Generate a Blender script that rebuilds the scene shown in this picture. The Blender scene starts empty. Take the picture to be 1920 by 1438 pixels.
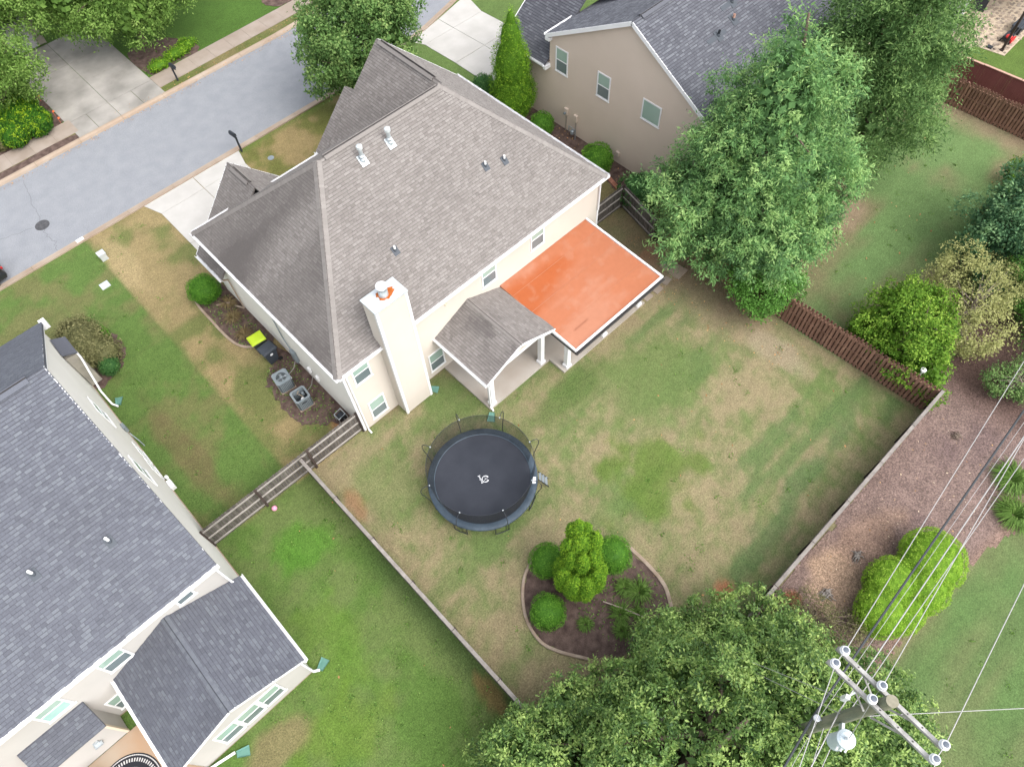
import bpy, math, random
import numpy as np
from mathutils import Matrix, Vector

# ------------------------------------------------------------------ camera, sky, sun, exposure
scene = bpy.context.scene
COL = scene.collection
CAM_H = 31.0
cam_d = bpy.data.cameras.new('camera')
cam = bpy.data.objects.new('camera', cam_d)
COL.objects.link(cam)
yaw, pitch, roll = math.radians(49.080), math.radians(59.068), math.radians(3.5333)
fw = np.array([math.cos(yaw)*math.cos(pitch), math.sin(yaw)*math.cos(pitch), -math.sin(pitch)])
rt = np.array([math.sin(yaw), -math.cos(yaw), 0.])
dn = np.cross(fw, rt)
r2 = rt*math.cos(roll)+dn*math.sin(roll)
d2 = dn*math.cos(roll)-rt*math.sin(roll)
m = np.eye(4); m[:3, 0] = r2; m[:3, 1] = -d2; m[:3, 2] = -fw; m[:3, 3] = (0, 0, CAM_H)
cam.matrix_world = Matrix(m.tolist())
cam_d.sensor_width = 36.0
cam_d.lens = 36.0*1349.185/1920.0
cam_d.clip_end = 3000
scene.camera = cam

SUN_EL, SUN_AZ = 52.0, -80.0          # overcast: broad soft sun from behind the camera's right shoulder
world = bpy.data.worlds.new('World'); scene.world = world; world.use_nodes = True
wn = world.node_tree.nodes; wl = world.node_tree.links
sky = wn.new('ShaderNodeTexSky'); sky.sky_type = 'NISHITA'; sky.sun_disc = False
sky.sun_elevation = math.radians(SUN_EL); sky.sun_rotation = math.radians(90-SUN_AZ)
sky.air_density = 1.0; sky.dust_density = 4.0; sky.ozone_density = 1.0
hs = wn.new('ShaderNodeHueSaturation'); hs.inputs['Saturation'].default_value = 0.30
wl.new(sky.outputs[0], hs.inputs['Color'])
bg = wn['Background']; bg.inputs[1].default_value = 0.15
wl.new(hs.outputs[0], bg.inputs[0])
sd = bpy.data.lights.new('sun', 'SUN'); sd.energy = 0.65; sd.angle = math.radians(80); sd.color = (1.0, 0.965, 0.92)
sun = bpy.data.objects.new('sun', sd); COL.objects.link(sun); sun.location = (0, 0, 60)
dv = Vector((math.cos(math.radians(SUN_EL))*math.cos(math.radians(SUN_AZ)), math.cos(math.radians(SUN_EL))*math.sin(math.radians(SUN_AZ)), math.sin(math.radians(SUN_EL))))
sun.rotation_euler = dv.to_track_quat('Z', 'Y').to_euler()
vs = scene.view_settings
scene.display_settings.display_device = 'sRGB'
vs.view_transform = 'Standard'; vs.look = 'None'; vs.exposure = 1.3; vs.gamma = 1.0; vs.use_curve_mapping = False
scene.cycles.max_bounces = 6
scene.cycles.transparent_max_bounces = 12

RNG = np.random.default_rng(7)
random.seed(5)
A3 = lambda *p: np.array(p, float)

# ------------------------------------------------------------------ materials
MAT = {}
def mat(name, c1, c2=None, scale=2.0, rough=0.85, bump=0.0, bscale=30.0, metal=0.0, spec=0.3, rnd=0.0, orand=0.0,
        det=6.0, fine=0.0, fscale=40.0, stretch=None, translucent=0.0, alpha=1.0):
    m_ = bpy.data.materials.new(name); m_.use_nodes = True
    n = m_.node_tree.nodes; l = m_.node_tree.links
    b = n['Principled BSDF']
    b.inputs['Roughness'].default_value = rough; b.inputs['Metallic'].default_value = metal
    b.inputs['Specular IOR Level'].default_value = spec
    geo = n.new('ShaderNodeNewGeometry'); src = geo.outputs['Position']
    if stretch:
        mp = n.new('ShaderNodeMapping'); mp.inputs['Scale'].default_value = stretch
        l.new(src, mp.inputs[0]); src = mp.outputs[0]
    def noise(s, d=det):
        t = n.new('ShaderNodeTexNoise'); t.inputs['Scale'].default_value = s; t.inputs['Detail'].default_value = d
        l.new(src, t.inputs['Vector']); return t.outputs['Fac']
    def mathn(op, a, b_):
        t = n.new('ShaderNodeMath'); t.operation = op
        for i, v in enumerate((a, b_)):
            if isinstance(v, (int, float)): t.inputs[i].default_value = v
            else: l.new(v, t.inputs[i])
        return t.outputs[0]
    mx = n.new('ShaderNodeMix'); mx.data_type = 'RGBA'
    mx.inputs['A'].default_value = (*c1, 1); mx.inputs['B'].default_value = (*(c2 or c1), 1)
    mr = n.new('ShaderNodeMapRange'); mr.inputs['From Min'].default_value = 0.34; mr.inputs['From Max'].default_value = 0.66
    l.new(noise(scale), mr.inputs['Value']); l.new(mr.outputs[0], mx.inputs['Factor'])
    col = mx.outputs['Result']
    fac = None
    def mulfac(v):
        nonlocal fac
        fac = v if fac is None else mathn('MULTIPLY', fac, v)
    if rnd:
        at = n.new('ShaderNodeAttribute'); at.attribute_name = 'rnd'
        mulfac(mathn('ADD', mathn('MULTIPLY', at.outputs['Fac'], rnd), 1-rnd/2))
    if orand:
        oi = n.new('ShaderNodeObjectInfo')
        mulfac(mathn('ADD', mathn('MULTIPLY', oi.outputs['Random'], orand), 1-orand/2))
    if fine:
        mulfac(mathn('ADD', mathn('MULTIPLY', noise(fscale, 3), 2*fine), 1-fine))
    if fac is not None:
        vm = n.new('ShaderNodeVectorMath'); vm.operation = 'SCALE'
        l.new(col, vm.inputs[0]); l.new(fac, vm.inputs['Scale']); col = vm.outputs[0]
    l.new(col, b.inputs['Base Color'])
    if bump:
        bp = n.new('ShaderNodeBump'); bp.inputs['Strength'].default_value = bump; bp.inputs['Distance'].default_value = 0.03
        l.new(noise(bscale, 4), bp.inputs['Height']); l.new(bp.outputs[0], b.inputs['Normal'])
    b.inputs['Alpha'].default_value = alpha
    out = n['Material Output']
    if translucent:
        tr = n.new('ShaderNodeBsdfTranslucent'); l.new(col, tr.inputs['Color'])
        ms = n.new('ShaderNodeMixShader'); ms.inputs[0].default_value = translucent
        l.new(b.outputs[0], ms.inputs[1]); l.new(tr.outputs[0], ms.inputs[2]); l.new(ms.outputs[0], out.inputs[0])
    MAT[name] = m_
    return m_

def leafmat(name, dark, mid, light, rough=0.6, tr=0.38, spec=0.14):
    m_ = bpy.data.materials.new(name); m_.use_nodes = True
    n = m_.node_tree.nodes; l = m_.node_tree.links; b = n['Principled BSDF']
    at = n.new('ShaderNodeAttribute'); at.attribute_name = 'rnd'
    rp = n.new('ShaderNodeValToRGB'); e = rp.color_ramp.elements
    e[0].color = (*dark, 1); e[1].color = (*light, 1); k = e.new(0.5); k.color = (*mid, 1)
    l.new(at.outputs['Fac'], rp.inputs[0]); l.new(rp.outputs[0], b.inputs['Base Color'])
    b.inputs['Roughness'].default_value = rough; b.inputs['Specular IOR Level'].default_value = spec
    t = n.new('ShaderNodeBsdfTranslucent'); l.new(rp.outputs[0], t.inputs['Color'])
    ms = n.new('ShaderNodeMixShader'); ms.inputs[0].default_value = tr
    l.new(b.outputs[0], ms.inputs[1]); l.new(t.outputs[0], ms.inputs[2]); l.new(ms.outputs[0], n['Material Output'].inputs[0])
    MAT[name] = m_; return m_

def shinglemat(name, dark, mid, light, stain, rough=0.92):
    m_ = bpy.data.materials.new(name); m_.use_nodes = True
    n = m_.node_tree.nodes; l = m_.node_tree.links; b = n['Principled BSDF']
    at = n.new('ShaderNodeAttribute'); at.attribute_name = 'rnd'
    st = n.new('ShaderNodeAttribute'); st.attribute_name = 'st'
    rp = n.new('ShaderNodeValToRGB'); e = rp.color_ramp.elements
    e[0].color = (*dark, 1); e[1].color = (*light, 1); k = e.new(0.5); k.color = (*mid, 1)
    l.new(at.outputs['Fac'], rp.inputs[0])
    mx = n.new('ShaderNodeMix'); mx.data_type = 'RGBA'; mx.inputs['B'].default_value = (*stain, 1)  # stain colour; also tints the painted shadow lines between courses
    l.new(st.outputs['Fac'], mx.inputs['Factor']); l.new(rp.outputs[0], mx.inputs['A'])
    geo = n.new('ShaderNodeNewGeometry')
    no = n.new('ShaderNodeTexNoise'); no.inputs['Scale'].default_value = 45; no.inputs['Detail'].default_value = 3
    l.new(geo.outputs['Position'], no.inputs['Vector'])
    ma = n.new('ShaderNodeMath'); ma.operation = 'MULTIPLY_ADD'; ma.inputs[1].default_value = 0.7; ma.inputs[2].default_value = 0.65
    l.new(no.outputs['Fac'], ma.inputs[0])
    vm = n.new('ShaderNodeVectorMath'); vm.operation = 'SCALE'
    l.new(mx.outputs['Result'], vm.inputs[0]); l.new(ma.outputs[0], vm.inputs['Scale'])
    l.new(vm.outputs[0], b.inputs['Base Color'])
    b.inputs['Roughness'].default_value = rough; b.inputs['Specular IOR Level'].default_value = 0.25
    MAT[name] = m_; return m_

def groundmat(name, fine=0.32, bump=0.6):
    m_ = bpy.data.materials.new(name); m_.use_nodes = True
    n = m_.node_tree.nodes; l = m_.node_tree.links; b = n['Principled BSDF']
    at = n.new('ShaderNodeAttribute'); at.attribute_name = 'gcol'
    geo = n.new('ShaderNodeNewGeometry')
    prev = None
    for s, a, d in ((1.1, 0.24, 4), (4.5, 0.34, 4), (15.0, 1.5*fine, 3), (42.0, 1.5*fine, 2)):
        no = n.new('ShaderNodeTexNoise'); no.inputs['Scale'].default_value = s; no.inputs['Detail'].default_value = d
        l.new(geo.outputs['Position'], no.inputs['Vector'])
        ma = n.new('ShaderNodeMath'); ma.operation = 'MULTIPLY_ADD'; g_ = 1.6 if s < 10 else 3.2; ma.inputs[1].default_value = a*g_; ma.inputs[2].default_value = 1-a*g_/2
        l.new(no.outputs['Fac'], ma.inputs[0])
        if prev is None: prev = ma.outputs[0]
        else:
            mm = n.new('ShaderNodeMath'); mm.operation = 'MULTIPLY'
            l.new(prev, mm.inputs[0]); l.new(ma.outputs[0], mm.inputs[1]); prev = mm.outputs[0]
    vm = n.new('ShaderNodeVectorMath'); vm.operation = 'SCALE'
    l.new(at.outputs['Color'], vm.inputs[0]); l.new(prev, vm.inputs['Scale'])
    l.new(vm.outputs[0], b.inputs['Base Color'])
    no = n.new('ShaderNodeTexNoise'); no.inputs['Scale'].default_value = 22; no.inputs['Detail'].default_value = 4
    l.new(geo.outputs['Position'], no.inputs['Vector'])
    bp = n.new('ShaderNodeBump'); bp.inputs['Strength'].default_value = bump; bp.inputs['Distance'].default_value = 0.04
    l.new(no.outputs['Fac'], bp.inputs['Height']); l.new(bp.outputs[0], b.inputs['Normal'])
    b.inputs['Roughness'].default_value = 0.95; b.inputs['Specular IOR Level'].default_value = 0.15
    MAT[name] = m_; return m_

groundmat('lawn'); groundmat('bed_soil', 0.45, 1.0); groundmat('membrane', 0.03, 0.08)
MAT['membrane'].node_tree.nodes['Principled BSDF'].inputs['Roughness'].default_value = 0.5
for n_ in MAT['membrane'].node_tree.nodes:
    if n_.type == 'MATH' and n_.operation == 'MULTIPLY_ADD': n_.inputs[1].default_value *= 0.3; n_.inputs[2].default_value = 1-n_.inputs[1].default_value/2
mat('mulch', (0.072, 0.048, 0.042), (0.145, 0.102, 0.086), 3.0, bump=1.0, bscale=28, fine=0.5, fscale=34, spec=0.1)
mat('asphalt', (0.222, 0.232, 0.252), (0.250, 0.260, 0.279), 1.3, bump=0.25, bscale=60, fine=0.42, fscale=20, spec=0.2, det=10)
mat('crack_seal', (0.14, 0.145, 0.155), None)
mat('concrete_white', (0.41, 0.395, 0.37), (0.47, 0.455, 0.43), 0.8, fine=0.06, fscale=30, bump=0.1)
mat('concrete_grey', (0.205, 0.195, 0.178), (0.335, 0.315, 0.29), 0.55, fine=0.08, fscale=30, bump=0.1, orand=0.06)
mat('concrete_tan', (0.31, 0.235, 0.175), (0.36, 0.295, 0.235), 0.8, fine=0.1, fscale=20, bump=0.15, orand=0.07)
mat('sidewalk', (0.265, 0.215, 0.175), (0.32, 0.27, 0.23), 0.9, fine=0.08, fscale=24, bump=0.1, orand=0.07)
mat('patio_slab', (0.33, 0.29, 0.25), (0.40, 0.37, 0.335), 0.6, fine=0.05, bump=0.08)
mat('patio_tan', (0.40, 0.24, 0.135), (0.36, 0.29, 0.22), 0.5, fine=0.06)
mat('edging', (0.27, 0.20, 0.15), (0.36, 0.29, 0.23), 2.0, fine=0.2, fscale=15, bump=0.3)
mat('brick_edging', (0.30, 0.115, 0.075), (0.36, 0.17, 0.12), 3.0, fine=0.2, orand=0.3)
mat('siding_cream', (0.515, 0.468, 0.412), (0.56, 0.51, 0.45), 0.5, rough=0.7, fine=0.03, spec=0.25)
mat('siding_white', (0.68, 0.66, 0.62), (0.72, 0.70, 0.66), 0.5, rough=0.7, fine=0.03, spec=0.25)
mat('siding_white_shaded', (0.39, 0.375, 0.355), (0.44, 0.422, 0.40), 0.5, rough=0.7, fine=0.03, spec=0.25)  # darker copy of the white siding: shade painted on the garden-facing walls
mat('siding_tan', (0.565, 0.475, 0.395), (0.60, 0.505, 0.425), 0.5, rough=0.7, fine=0.04, spec=0.25)
mat('stone_siding', (0.26, 0.24, 0.21), (0.36, 0.33, 0.28), 2.0, fine=0.2)
mat('trim_white', (0.74, 0.745, 0.76), (0.80, 0.80, 0.81), 1.5, rough=0.5, spec=0.4, fine=0.03)
mat('trim_cream', (0.62, 0.54, 0.42), None, rough=0.6)
mat('gutter_dark', (0.06, 0.055, 0.055), None, rough=0.6)
mat('pane_green', (0.27, 0.38, 0.325), (0.33, 0.44, 0.385), 0.9, rough=0.08, spec=0.6)
mat('pane_dark', (0.125, 0.16, 0.17), (0.175, 0.21, 0.22), 0.9, rough=0.12, spec=0.6)
mat('pane_aqua', (0.32, 0.50, 0.46), (0.38, 0.55, 0.51), 1.5, rough=0.08, spec=0.6)
mat('orange_roof', (0.35, 0.135, 0.072), (0.37, 0.155, 0.09), 0.7, rough=0.55, spec=0.25, fine=0.08, fscale=9, det=8)
mat('orange_damp', (0.38, 0.095, 0.028), (0.42, 0.13, 0.05), 1.5, rough=0.35, spec=0.35, fine=0.1, fscale=8)
mat('metal_cap', (0.52, 0.57, 0.60), (0.60, 0.63, 0.64), 3, rough=0.45, metal=0.3)
mat('rust', (0.42, 0.12, 0.02), (0.28, 0.07, 0.015), 6, rough=0.9, fine=0.3)
mat('galvanised', (0.42, 0.47, 0.50), (0.55, 0.59, 0.61), 5, rough=0.4, metal=0.5)
mat('lead_flashing', (0.07, 0.08, 0.095), None, rough=0.6)
mat('plastic_white', (0.78, 0.78, 0.78), None, rough=0.45)
mat('plastic_black', (0.022, 0.026, 0.032), (0.03, 0.034, 0.042), 3, rough=0.5)
mat('bin_grey', (0.04, 0.048, 0.06), (0.052, 0.06, 0.074), 3, rough=0.45)
mat('lime', (0.44, 0.60, 0.022), (0.48, 0.64, 0.04), 3, rough=0.4)
mat('splash_green', (0.09, 0.21, 0.17), (0.12, 0.25, 0.205), 4, rough=0.6)
mat('ac_grey', (0.21, 0.245, 0.265), (0.255, 0.29, 0.31), 3, rough=0.5, metal=0.2)
mat('ac_mid', (0.10, 0.12, 0.135), None, rough=0.6)
mat('ac_dark', (0.035, 0.042, 0.05), None, rough=0.6)
mat('wood_grey', (0.070, 0.062, 0.055), (0.145, 0.130, 0.118), 3.0, rough=0.95, fine=0.35, fscale=14, orand=0.5, stretch=(6, 6, 0.7))
mat('wood_grey_light', (0.20, 0.178, 0.16), (0.28, 0.255, 0.235), 3.0, rough=0.95, fine=0.2, fscale=10, orand=0.25)
mat('wood_rail', (0.27, 0.245, 0.225), (0.36, 0.335, 0.31), 3.0, rough=0.95, fine=0.2, fscale=10, orand=0.25)
mat('wood_brown', (0.165, 0.085, 0.060), (0.27, 0.155, 0.112), 2.4, rough=0.9, fine=0.3, fscale=12, orand=0.45, stretch=(5, 5, 0.8))
mat('wood_dark', (0.042, 0.030, 0.026), (0.07, 0.052, 0.046), 3, rough=0.9, orand=0.3)
mat('wood_red', (0.155, 0.050, 0.048), (0.18, 0.062, 0.058), 1.2, rough=0.7, orand=0.12)
mat('wood_pink', (0.46, 0.28, 0.22), None, rough=0.7)
mat('pole_wood', (0.145, 0.165, 0.12), (0.24, 0.235, 0.165), 1.3, rough=0.95, fine=0.25, fscale=10, stretch=(5, 5, 0.6))
mat('pole_end', (0.22, 0.205, 0.15), (0.27, 0.25, 0.19), 8, rough=0.95)
mat('arm_wood', (0.25, 0.243, 0.232), (0.43, 0.42, 0.405), 4, rough=0.9, fine=0.15)
mat('porcelain', (0.74, 0.75, 0.78), None, rough=0.25, spec=0.6)
mat('ceramic_dark', (0.10, 0.12, 0.15), None, rough=0.3)
mat('tank_grey', (0.50, 0.58, 0.62), (0.58, 0.65, 0.68), 4, rough=0.4)
mat('cable_light', (0.42, 0.41, 0.41), None, rough=0.5, metal=0.3)
mat('cable_black', (0.05, 0.055, 0.062), None, rough=0.6)
mat('tramp_mat', (0.024, 0.028, 0.038), (0.034, 0.038, 0.050), 0.9, rough=0.75, fine=0.12, fscale=40)
mat('tramp_pad', (0.036, 0.054, 0.075), (0.062, 0.086, 0.112), 1.8, rough=0.55, fine=0.2, fscale=10)
mat('tramp_steel', (0.028, 0.032, 0.04), None, rough=0.45)
mat('print_white', (0.72, 0.73, 0.76), None, rough=0.7)
mat('bark', (0.12, 0.085, 0.065), (0.19, 0.15, 0.12), 4, rough=0.95, fine=0.3, fscale=14)
mat('bark_pale', (0.26, 0.21, 0.175), (0.34, 0.28, 0.24), 4, rough=0.95, fine=0.2)
mat('cast_iron', (0.055, 0.055, 0.06), (0.09, 0.09, 0.095), 6, rough=0.8, bump=0.5)
mat('car_paint', (0.02, 0.022, 0.026), None, rough=0.2, spec=0.6)
mat('car_glass', (0.02, 0.024, 0.028), None, rough=0.05, spec=0.7)
mat('rubber', (0.018, 0.018, 0.02), None, rough=0.85)
mat('tail_red', (0.5, 0.02, 0.02), None, rough=0.25)
mat('red_plastic', (0.55, 0.03, 0.03), None, rough=0.4)
mat('pink', (0.72, 0.30, 0.42), None, rough=0.5)
mat('flagstone', (0.24, 0.20, 0.165), (0.36, 0.28, 0.21), 1.4, rough=0.9, orand=0.5, fine=0.12)
mat('mortar', (0.42, 0.345, 0.265), (0.46, 0.37, 0.27), 1.0, rough=0.95)
mat('garage_door', (0.44, 0.43, 0.46), None, rough=0.6)
mat('rug_black', (0.022, 0.023, 0.028), None, rough=0.95)
mat('rug_white', (0.50, 0.49, 0.48), None, rough=0.95)
mat('dry_leaf', (0.30, 0.14, 0.06), (0.44, 0.28, 0.12), 5, rnd=0.8)
mat('chip', (0.50, 0.38, 0.25), (0.6, 0.5, 0.4), 5, rnd=0.5)
mat('flag_orange', (0.75, 0.16, 0.05), None)
mat('net', (0.018, 0.02, 0.022), None, rough=0.8, alpha=0.52)
shinglemat('shingle_taupe', (0.168, 0.152, 0.143), (0.206, 0.189, 0.178), (0.240, 0.222, 0.210), (0.102, 0.092, 0.088))
shinglemat('shingle_slate', (0.096, 0.101, 0.121), (0.114, 0.121, 0.144), (0.146, 0.157, 0.178), (0.062, 0.064, 0.076))
shinglemat('shingle_dusk', (0.085, 0.088, 0.103), (0.108, 0.112, 0.130), (0.155, 0.163, 0.182), (0.045, 0.045, 0.055))
shinglemat('shingle_pale', (0.20, 0.195, 0.20), (0.27, 0.265, 0.27), (0.33, 0.325, 0.33), (0.1, 0.1, 0.1))
leafmat('leaf_maple', (0.071, 0.144, 0.061), (0.186, 0.361, 0.126), (0.392, 0.574, 0.212))
leafmat('leaf_maple_low', (0.046, 0.111, 0.021), (0.111, 0.267, 0.046), (0.195, 0.403, 0.091))
leafmat('leaf_oak', (0.052, 0.110, 0.034), (0.137, 0.251, 0.080), (0.328, 0.489, 0.166))
leafmat('leaf_front', (0.051, 0.114, 0.034), (0.142, 0.261, 0.075), (0.320, 0.447, 0.151))
leafmat('leaf_willow', (0.052, 0.108, 0.021), (0.150, 0.269, 0.053), (0.321, 0.463, 0.127))
leafmat('leaf_magnolia', (0.040, 0.096, 0.028), (0.151, 0.268, 0.066), (0.439, 0.584, 0.168), rough=0.45, spec=0.4)
leafmat('leaf_yellowgreen', (0.043, 0.113, 0.013), (0.136, 0.271, 0.029), (0.326, 0.489, 0.072))
leafmat('leaf_pale', (0.22, 0.24, 0.09), (0.37, 0.38, 0.15), (0.54, 0.54, 0.23))
leafmat('leaf_dark', (0.043, 0.105, 0.055), (0.114, 0.240, 0.116), (0.303, 0.478, 0.223))
leafmat('leaf_arbor', (0.046, 0.114, 0.012), (0.130, 0.285, 0.022), (0.350, 0.537, 0.043))
leafmat('leaf_box', (0.036, 0.117, 0.018), (0.113, 0.283, 0.031), (0.236, 0.468, 0.062))
leafmat('leaf_boxdark', (0.022, 0.077, 0.026), (0.069, 0.178, 0.051), (0.155, 0.300, 0.091))
leafmat('leaf_juniper', (0.082, 0.173, 0.019), (0.246, 0.447, 0.041), (0.437, 0.600, 0.092))
leafmat('leaf_olive', (0.094, 0.102, 0.043), (0.203, 0.203, 0.090), (0.320, 0.305, 0.149))
leafmat('leaf_hedge', (0.017, 0.065, 0.012), (0.065, 0.194, 0.017), (0.374, 0.518, 0.029))
leafmat('leaf_grass', (0.065, 0.130, 0.026), (0.143, 0.260, 0.052), (0.260, 0.390, 0.104))
leafmat('leaf_straw', (0.16, 0.11, 0.06), (0.26, 0.20, 0.10), (0.36, 0.30, 0.16))

# ------------------------------------------------------------------ mesh helpers
WORG = {}
def unit(v):
    v = np.asarray(v, float); return v/max(np.linalg.norm(v), 1e-9)

def finish(o, parent, origin):
    COL.objects.link(o)
    WORG[o.name] = np.array(origin, float)
    if parent is not None:
        o.parent = parent
        o.location = Vector((np.array(origin)-WORG[parent.name]).tolist())
    else:
        o.location = Vector(list(map(float, origin)))
    return o

def mesh_from(name, V, loops, starts, tots, material, parent=None, attrs=None, smooth=False, origin=None):
    V = np.asarray(V, np.float64)
    if origin is None:
        lo, hi = V.min(0), V.max(0)
        origin = np.array([(lo[0]+hi[0])/2, (lo[1]+hi[1])/2, lo[2]])
    me = bpy.data.meshes.new(name)
    me.vertices.add(len(V)); me.vertices.foreach_set('co', (V-origin).astype(np.float32).ravel())
    me.loops.add(len(loops)); me.loops.foreach_set('vertex_index', np.asarray(loops, np.int32))
    me.polygons.add(len(starts)); me.polygons.foreach_set('loop_start', np.asarray(starts, np.int32))
    me.polygons.foreach_set('loop_total', np.asarray(tots, np.int32))
    me.polygons.foreach_set('use_smooth', np.full(len(starts), bool(smooth)))
    for k, v in (attrs or {}).items():
        a = me.attributes.new(k, 'FLOAT', 'FACE'); a.data.foreach_set('value', np.asarray(v, np.float32))
    if material is not None: me.materials.append(MAT[material])
    me.update(calc_edges=True); me.validate()
    o = bpy.data.objects.new(name, me)
    return finish(o, parent, origin)

class MB:
    def __init__(self): self.v = []; self.f = []; self.r = []; self.cur = 0.5; self.pc = []
    def add(self, vs_, fs):
        self.pc.append((vs_, fs)); k = len(self.v); self.v += [tuple(map(float, p)) for p in vs_]
        for f in fs: self.f.append([k+i for i in f]); self.r.append(self.cur)
        return self
    def box(self, x0, x1, y0, y1, z0, z1):
        return self.add([(x0, y0, z0), (x1, y0, z0), (x1, y1, z0), (x0, y1, z0), (x0, y0, z1), (x1, y0, z1), (x1, y1, z1), (x0, y1, z1)],
                        [(3, 2, 1, 0), (4, 5, 6, 7), (0, 1, 5, 4), (1, 2, 6, 5), (2, 3, 7, 6), (3, 0, 4, 7)])
    def ob(self, c, u, v, w):      # oriented box: centre and three half vectors
        c, u, v, w = map(lambda t: np.asarray(t, float), (c, u, v, w))
        P = [c+a*u+b*v+d*w for d in (-1, 1) for a, b in ((-1, -1), (1, -1), (1, 1), (-1, 1))]
        return self.add(P, [(3, 2, 1, 0), (4, 5, 6, 7), (0, 1, 5, 4), (1, 2, 6, 5), (2, 3, 7, 6), (3, 0, 4, 7)])
    def beam(self, a, b, w, h, up=(0, 0, 1)):
        a, b = A3(*a), A3(*b); d = unit(b-a); s = np.cross(d, up)
        if np.linalg.norm(s) < 1e-4: s = np.cross(d, (1, 0, 0))
        s = unit(s); t = np.cross(s, d)
        return self.ob((a+b)/2, (b-a)/2, s*w/2, t*h/2)
    def tube(self, pts, r, n=8, cap=True):
        pts = [A3(*p) for p in pts]; rs = r if hasattr(r, '__len__') else [r]*len(pts)
        rings = []; ref = None
        for i, p in enumerate(pts):
            d = unit(pts[min(i+1, len(pts)-1)]-pts[max(i-1, 0)])
            if ref is None: ref = A3(1, 0, 0) if abs(d[2]) > 0.9 else A3(0, 0, 1)
            s = unit(np.cross(d, ref)); t = np.cross(s, d)
            rings.append([p+rs[i]*(math.cos(2*math.pi*k/n)*s+math.sin(2*math.pi*k/n)*t) for k in range(n)])
        vs_ = [q for rg in rings for q in rg]; fs = []
        for i in range(len(pts)-1):
            for k in range(n): fs.append((i*n+k, i*n+(k+1) % n, (i+1)*n+(k+1) % n, (i+1)*n+k))
        if cap: fs.append(tuple(range(n))[::-1]); fs.append(tuple((len(pts)-1)*n+k for k in range(n)))
        return self.add(vs_, fs)
    def lathe(self, c, prof, n=20, cap=True):
        vs_ = [(c[0]+r*math.cos(2*math.pi*k/n), c[1]+r*math.sin(2*math.pi*k/n), c[2]+z) for r, z in prof for k in range(n)]; fs = []
        for i in range(len(prof)-1):
            for k in range(n): fs.append((i*n+k, i*n+(k+1) % n, (i+1)*n+(k+1) % n, (i+1)*n+k))
        if cap: fs.append(tuple(range(n))[::-1]); fs.append(tuple((len(prof)-1)*n+k for k in range(n)))
        return self.add(vs_, fs)
    def prism(self, poly, z0, z1):
        n = len(poly); vs_ = [(p[0], p[1], z0) for p in poly]+[(p[0], p[1], z1) for p in poly]
        return self.add(vs_, [tuple(range(n))[::-1], tuple(range(n, 2*n))]+[(i, (i+1) % n, n+(i+1) % n, n+i) for i in range(n)])
    def poly(self, pts): return self.add(pts, [tuple(range(len(pts)))])
    def slab(self, pts, d):       # polygon thickened by the vector d
        n = len(pts); d = np.asarray(d, float); P = [A3(*p) for p in pts]
        return self.add([*P, *[p+d for p in P]], [tuple(range(n)), tuple(range(n, 2*n))[::-1]]+[(i, n+i, n+(i+1) % n, (i+1) % n) for i in range(n)])
    def each(self, name, material, parent):     # every piece added becomes an object of its own
        for vs_, fs in self.pc:
            q = MB(); q.add(vs_, fs); q.build(name, material, parent)
    def build(self, name, material, parent=None, smooth=False, rnd=False, origin=None):
        tots = [len(f) for f in self.f]; starts = np.concatenate([[0], np.cumsum(tots)[:-1]])
        return mesh_from(name, self.v, [i for f in self.f for i in f], starts, tots, material, parent, {'rnd': self.r} if rnd else None, smooth, origin)

def tag(o, label=None, cat=None, group=None, kind=None):
    for k, v in (('label', label), ('category', cat), ('group', group), ('kind', kind)):
        if v: o[k] = v
    return o
def thing(name, label, cat, loc=(0, 0, 0), group=None):
    o = bpy.data.objects.new(name, None); o.empty_display_size = 0.2
    finish(o, None, A3(*loc)); return tag(o, label, cat, group)
def struct(o): return tag(o, kind='structure')
def inst(src, name, loc, parent, rotz=0.0, scale=(1, 1, 1), tilt=0.0):   # share mesh data
    o = bpy.data.objects.new(name, src)
    finish(o, parent, A3(*loc)); o.rotation_euler = (tilt, 0, rotz); o.scale = scale; return o

def vnoise(X, Y, seed):
    xi = np.floor(X).astype(np.int64); yi = np.floor(Y).astype(np.int64); xf = X-xi; yf = Y-yi
    def h(a, b):
        n = (a*374761393+b*668265263+seed*1442695041) & 0xffffffff
        n = ((n ^ (n >> 13))*1274126177) & 0xffffffff
        return ((n ^ (n >> 16)) & 0xffff)/65535.0
    u = xf*xf*(3-2*xf); v = yf*yf*(3-2*yf)
    return (h(xi, yi)*(1-u)+h(xi+1, yi)*u)*(1-v)+(h(xi, yi+1)*(1-u)+h(xi+1, yi+1)*u)*v
def fbm(X, Y, seed, o=4):
    s = np.zeros_like(X, float); a = 0.5; t = 0
    for k in range(o): s = s+a*vnoise(X*2**k, Y*2**k, seed+k*17); t += a; a *= 0.5
    return s/t
sstep = lambda x, a, b: np.clip((x-a)/(b-a), 0, 1)**2*(3-2*np.clip((x-a)/(b-a), 0, 1))

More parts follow.
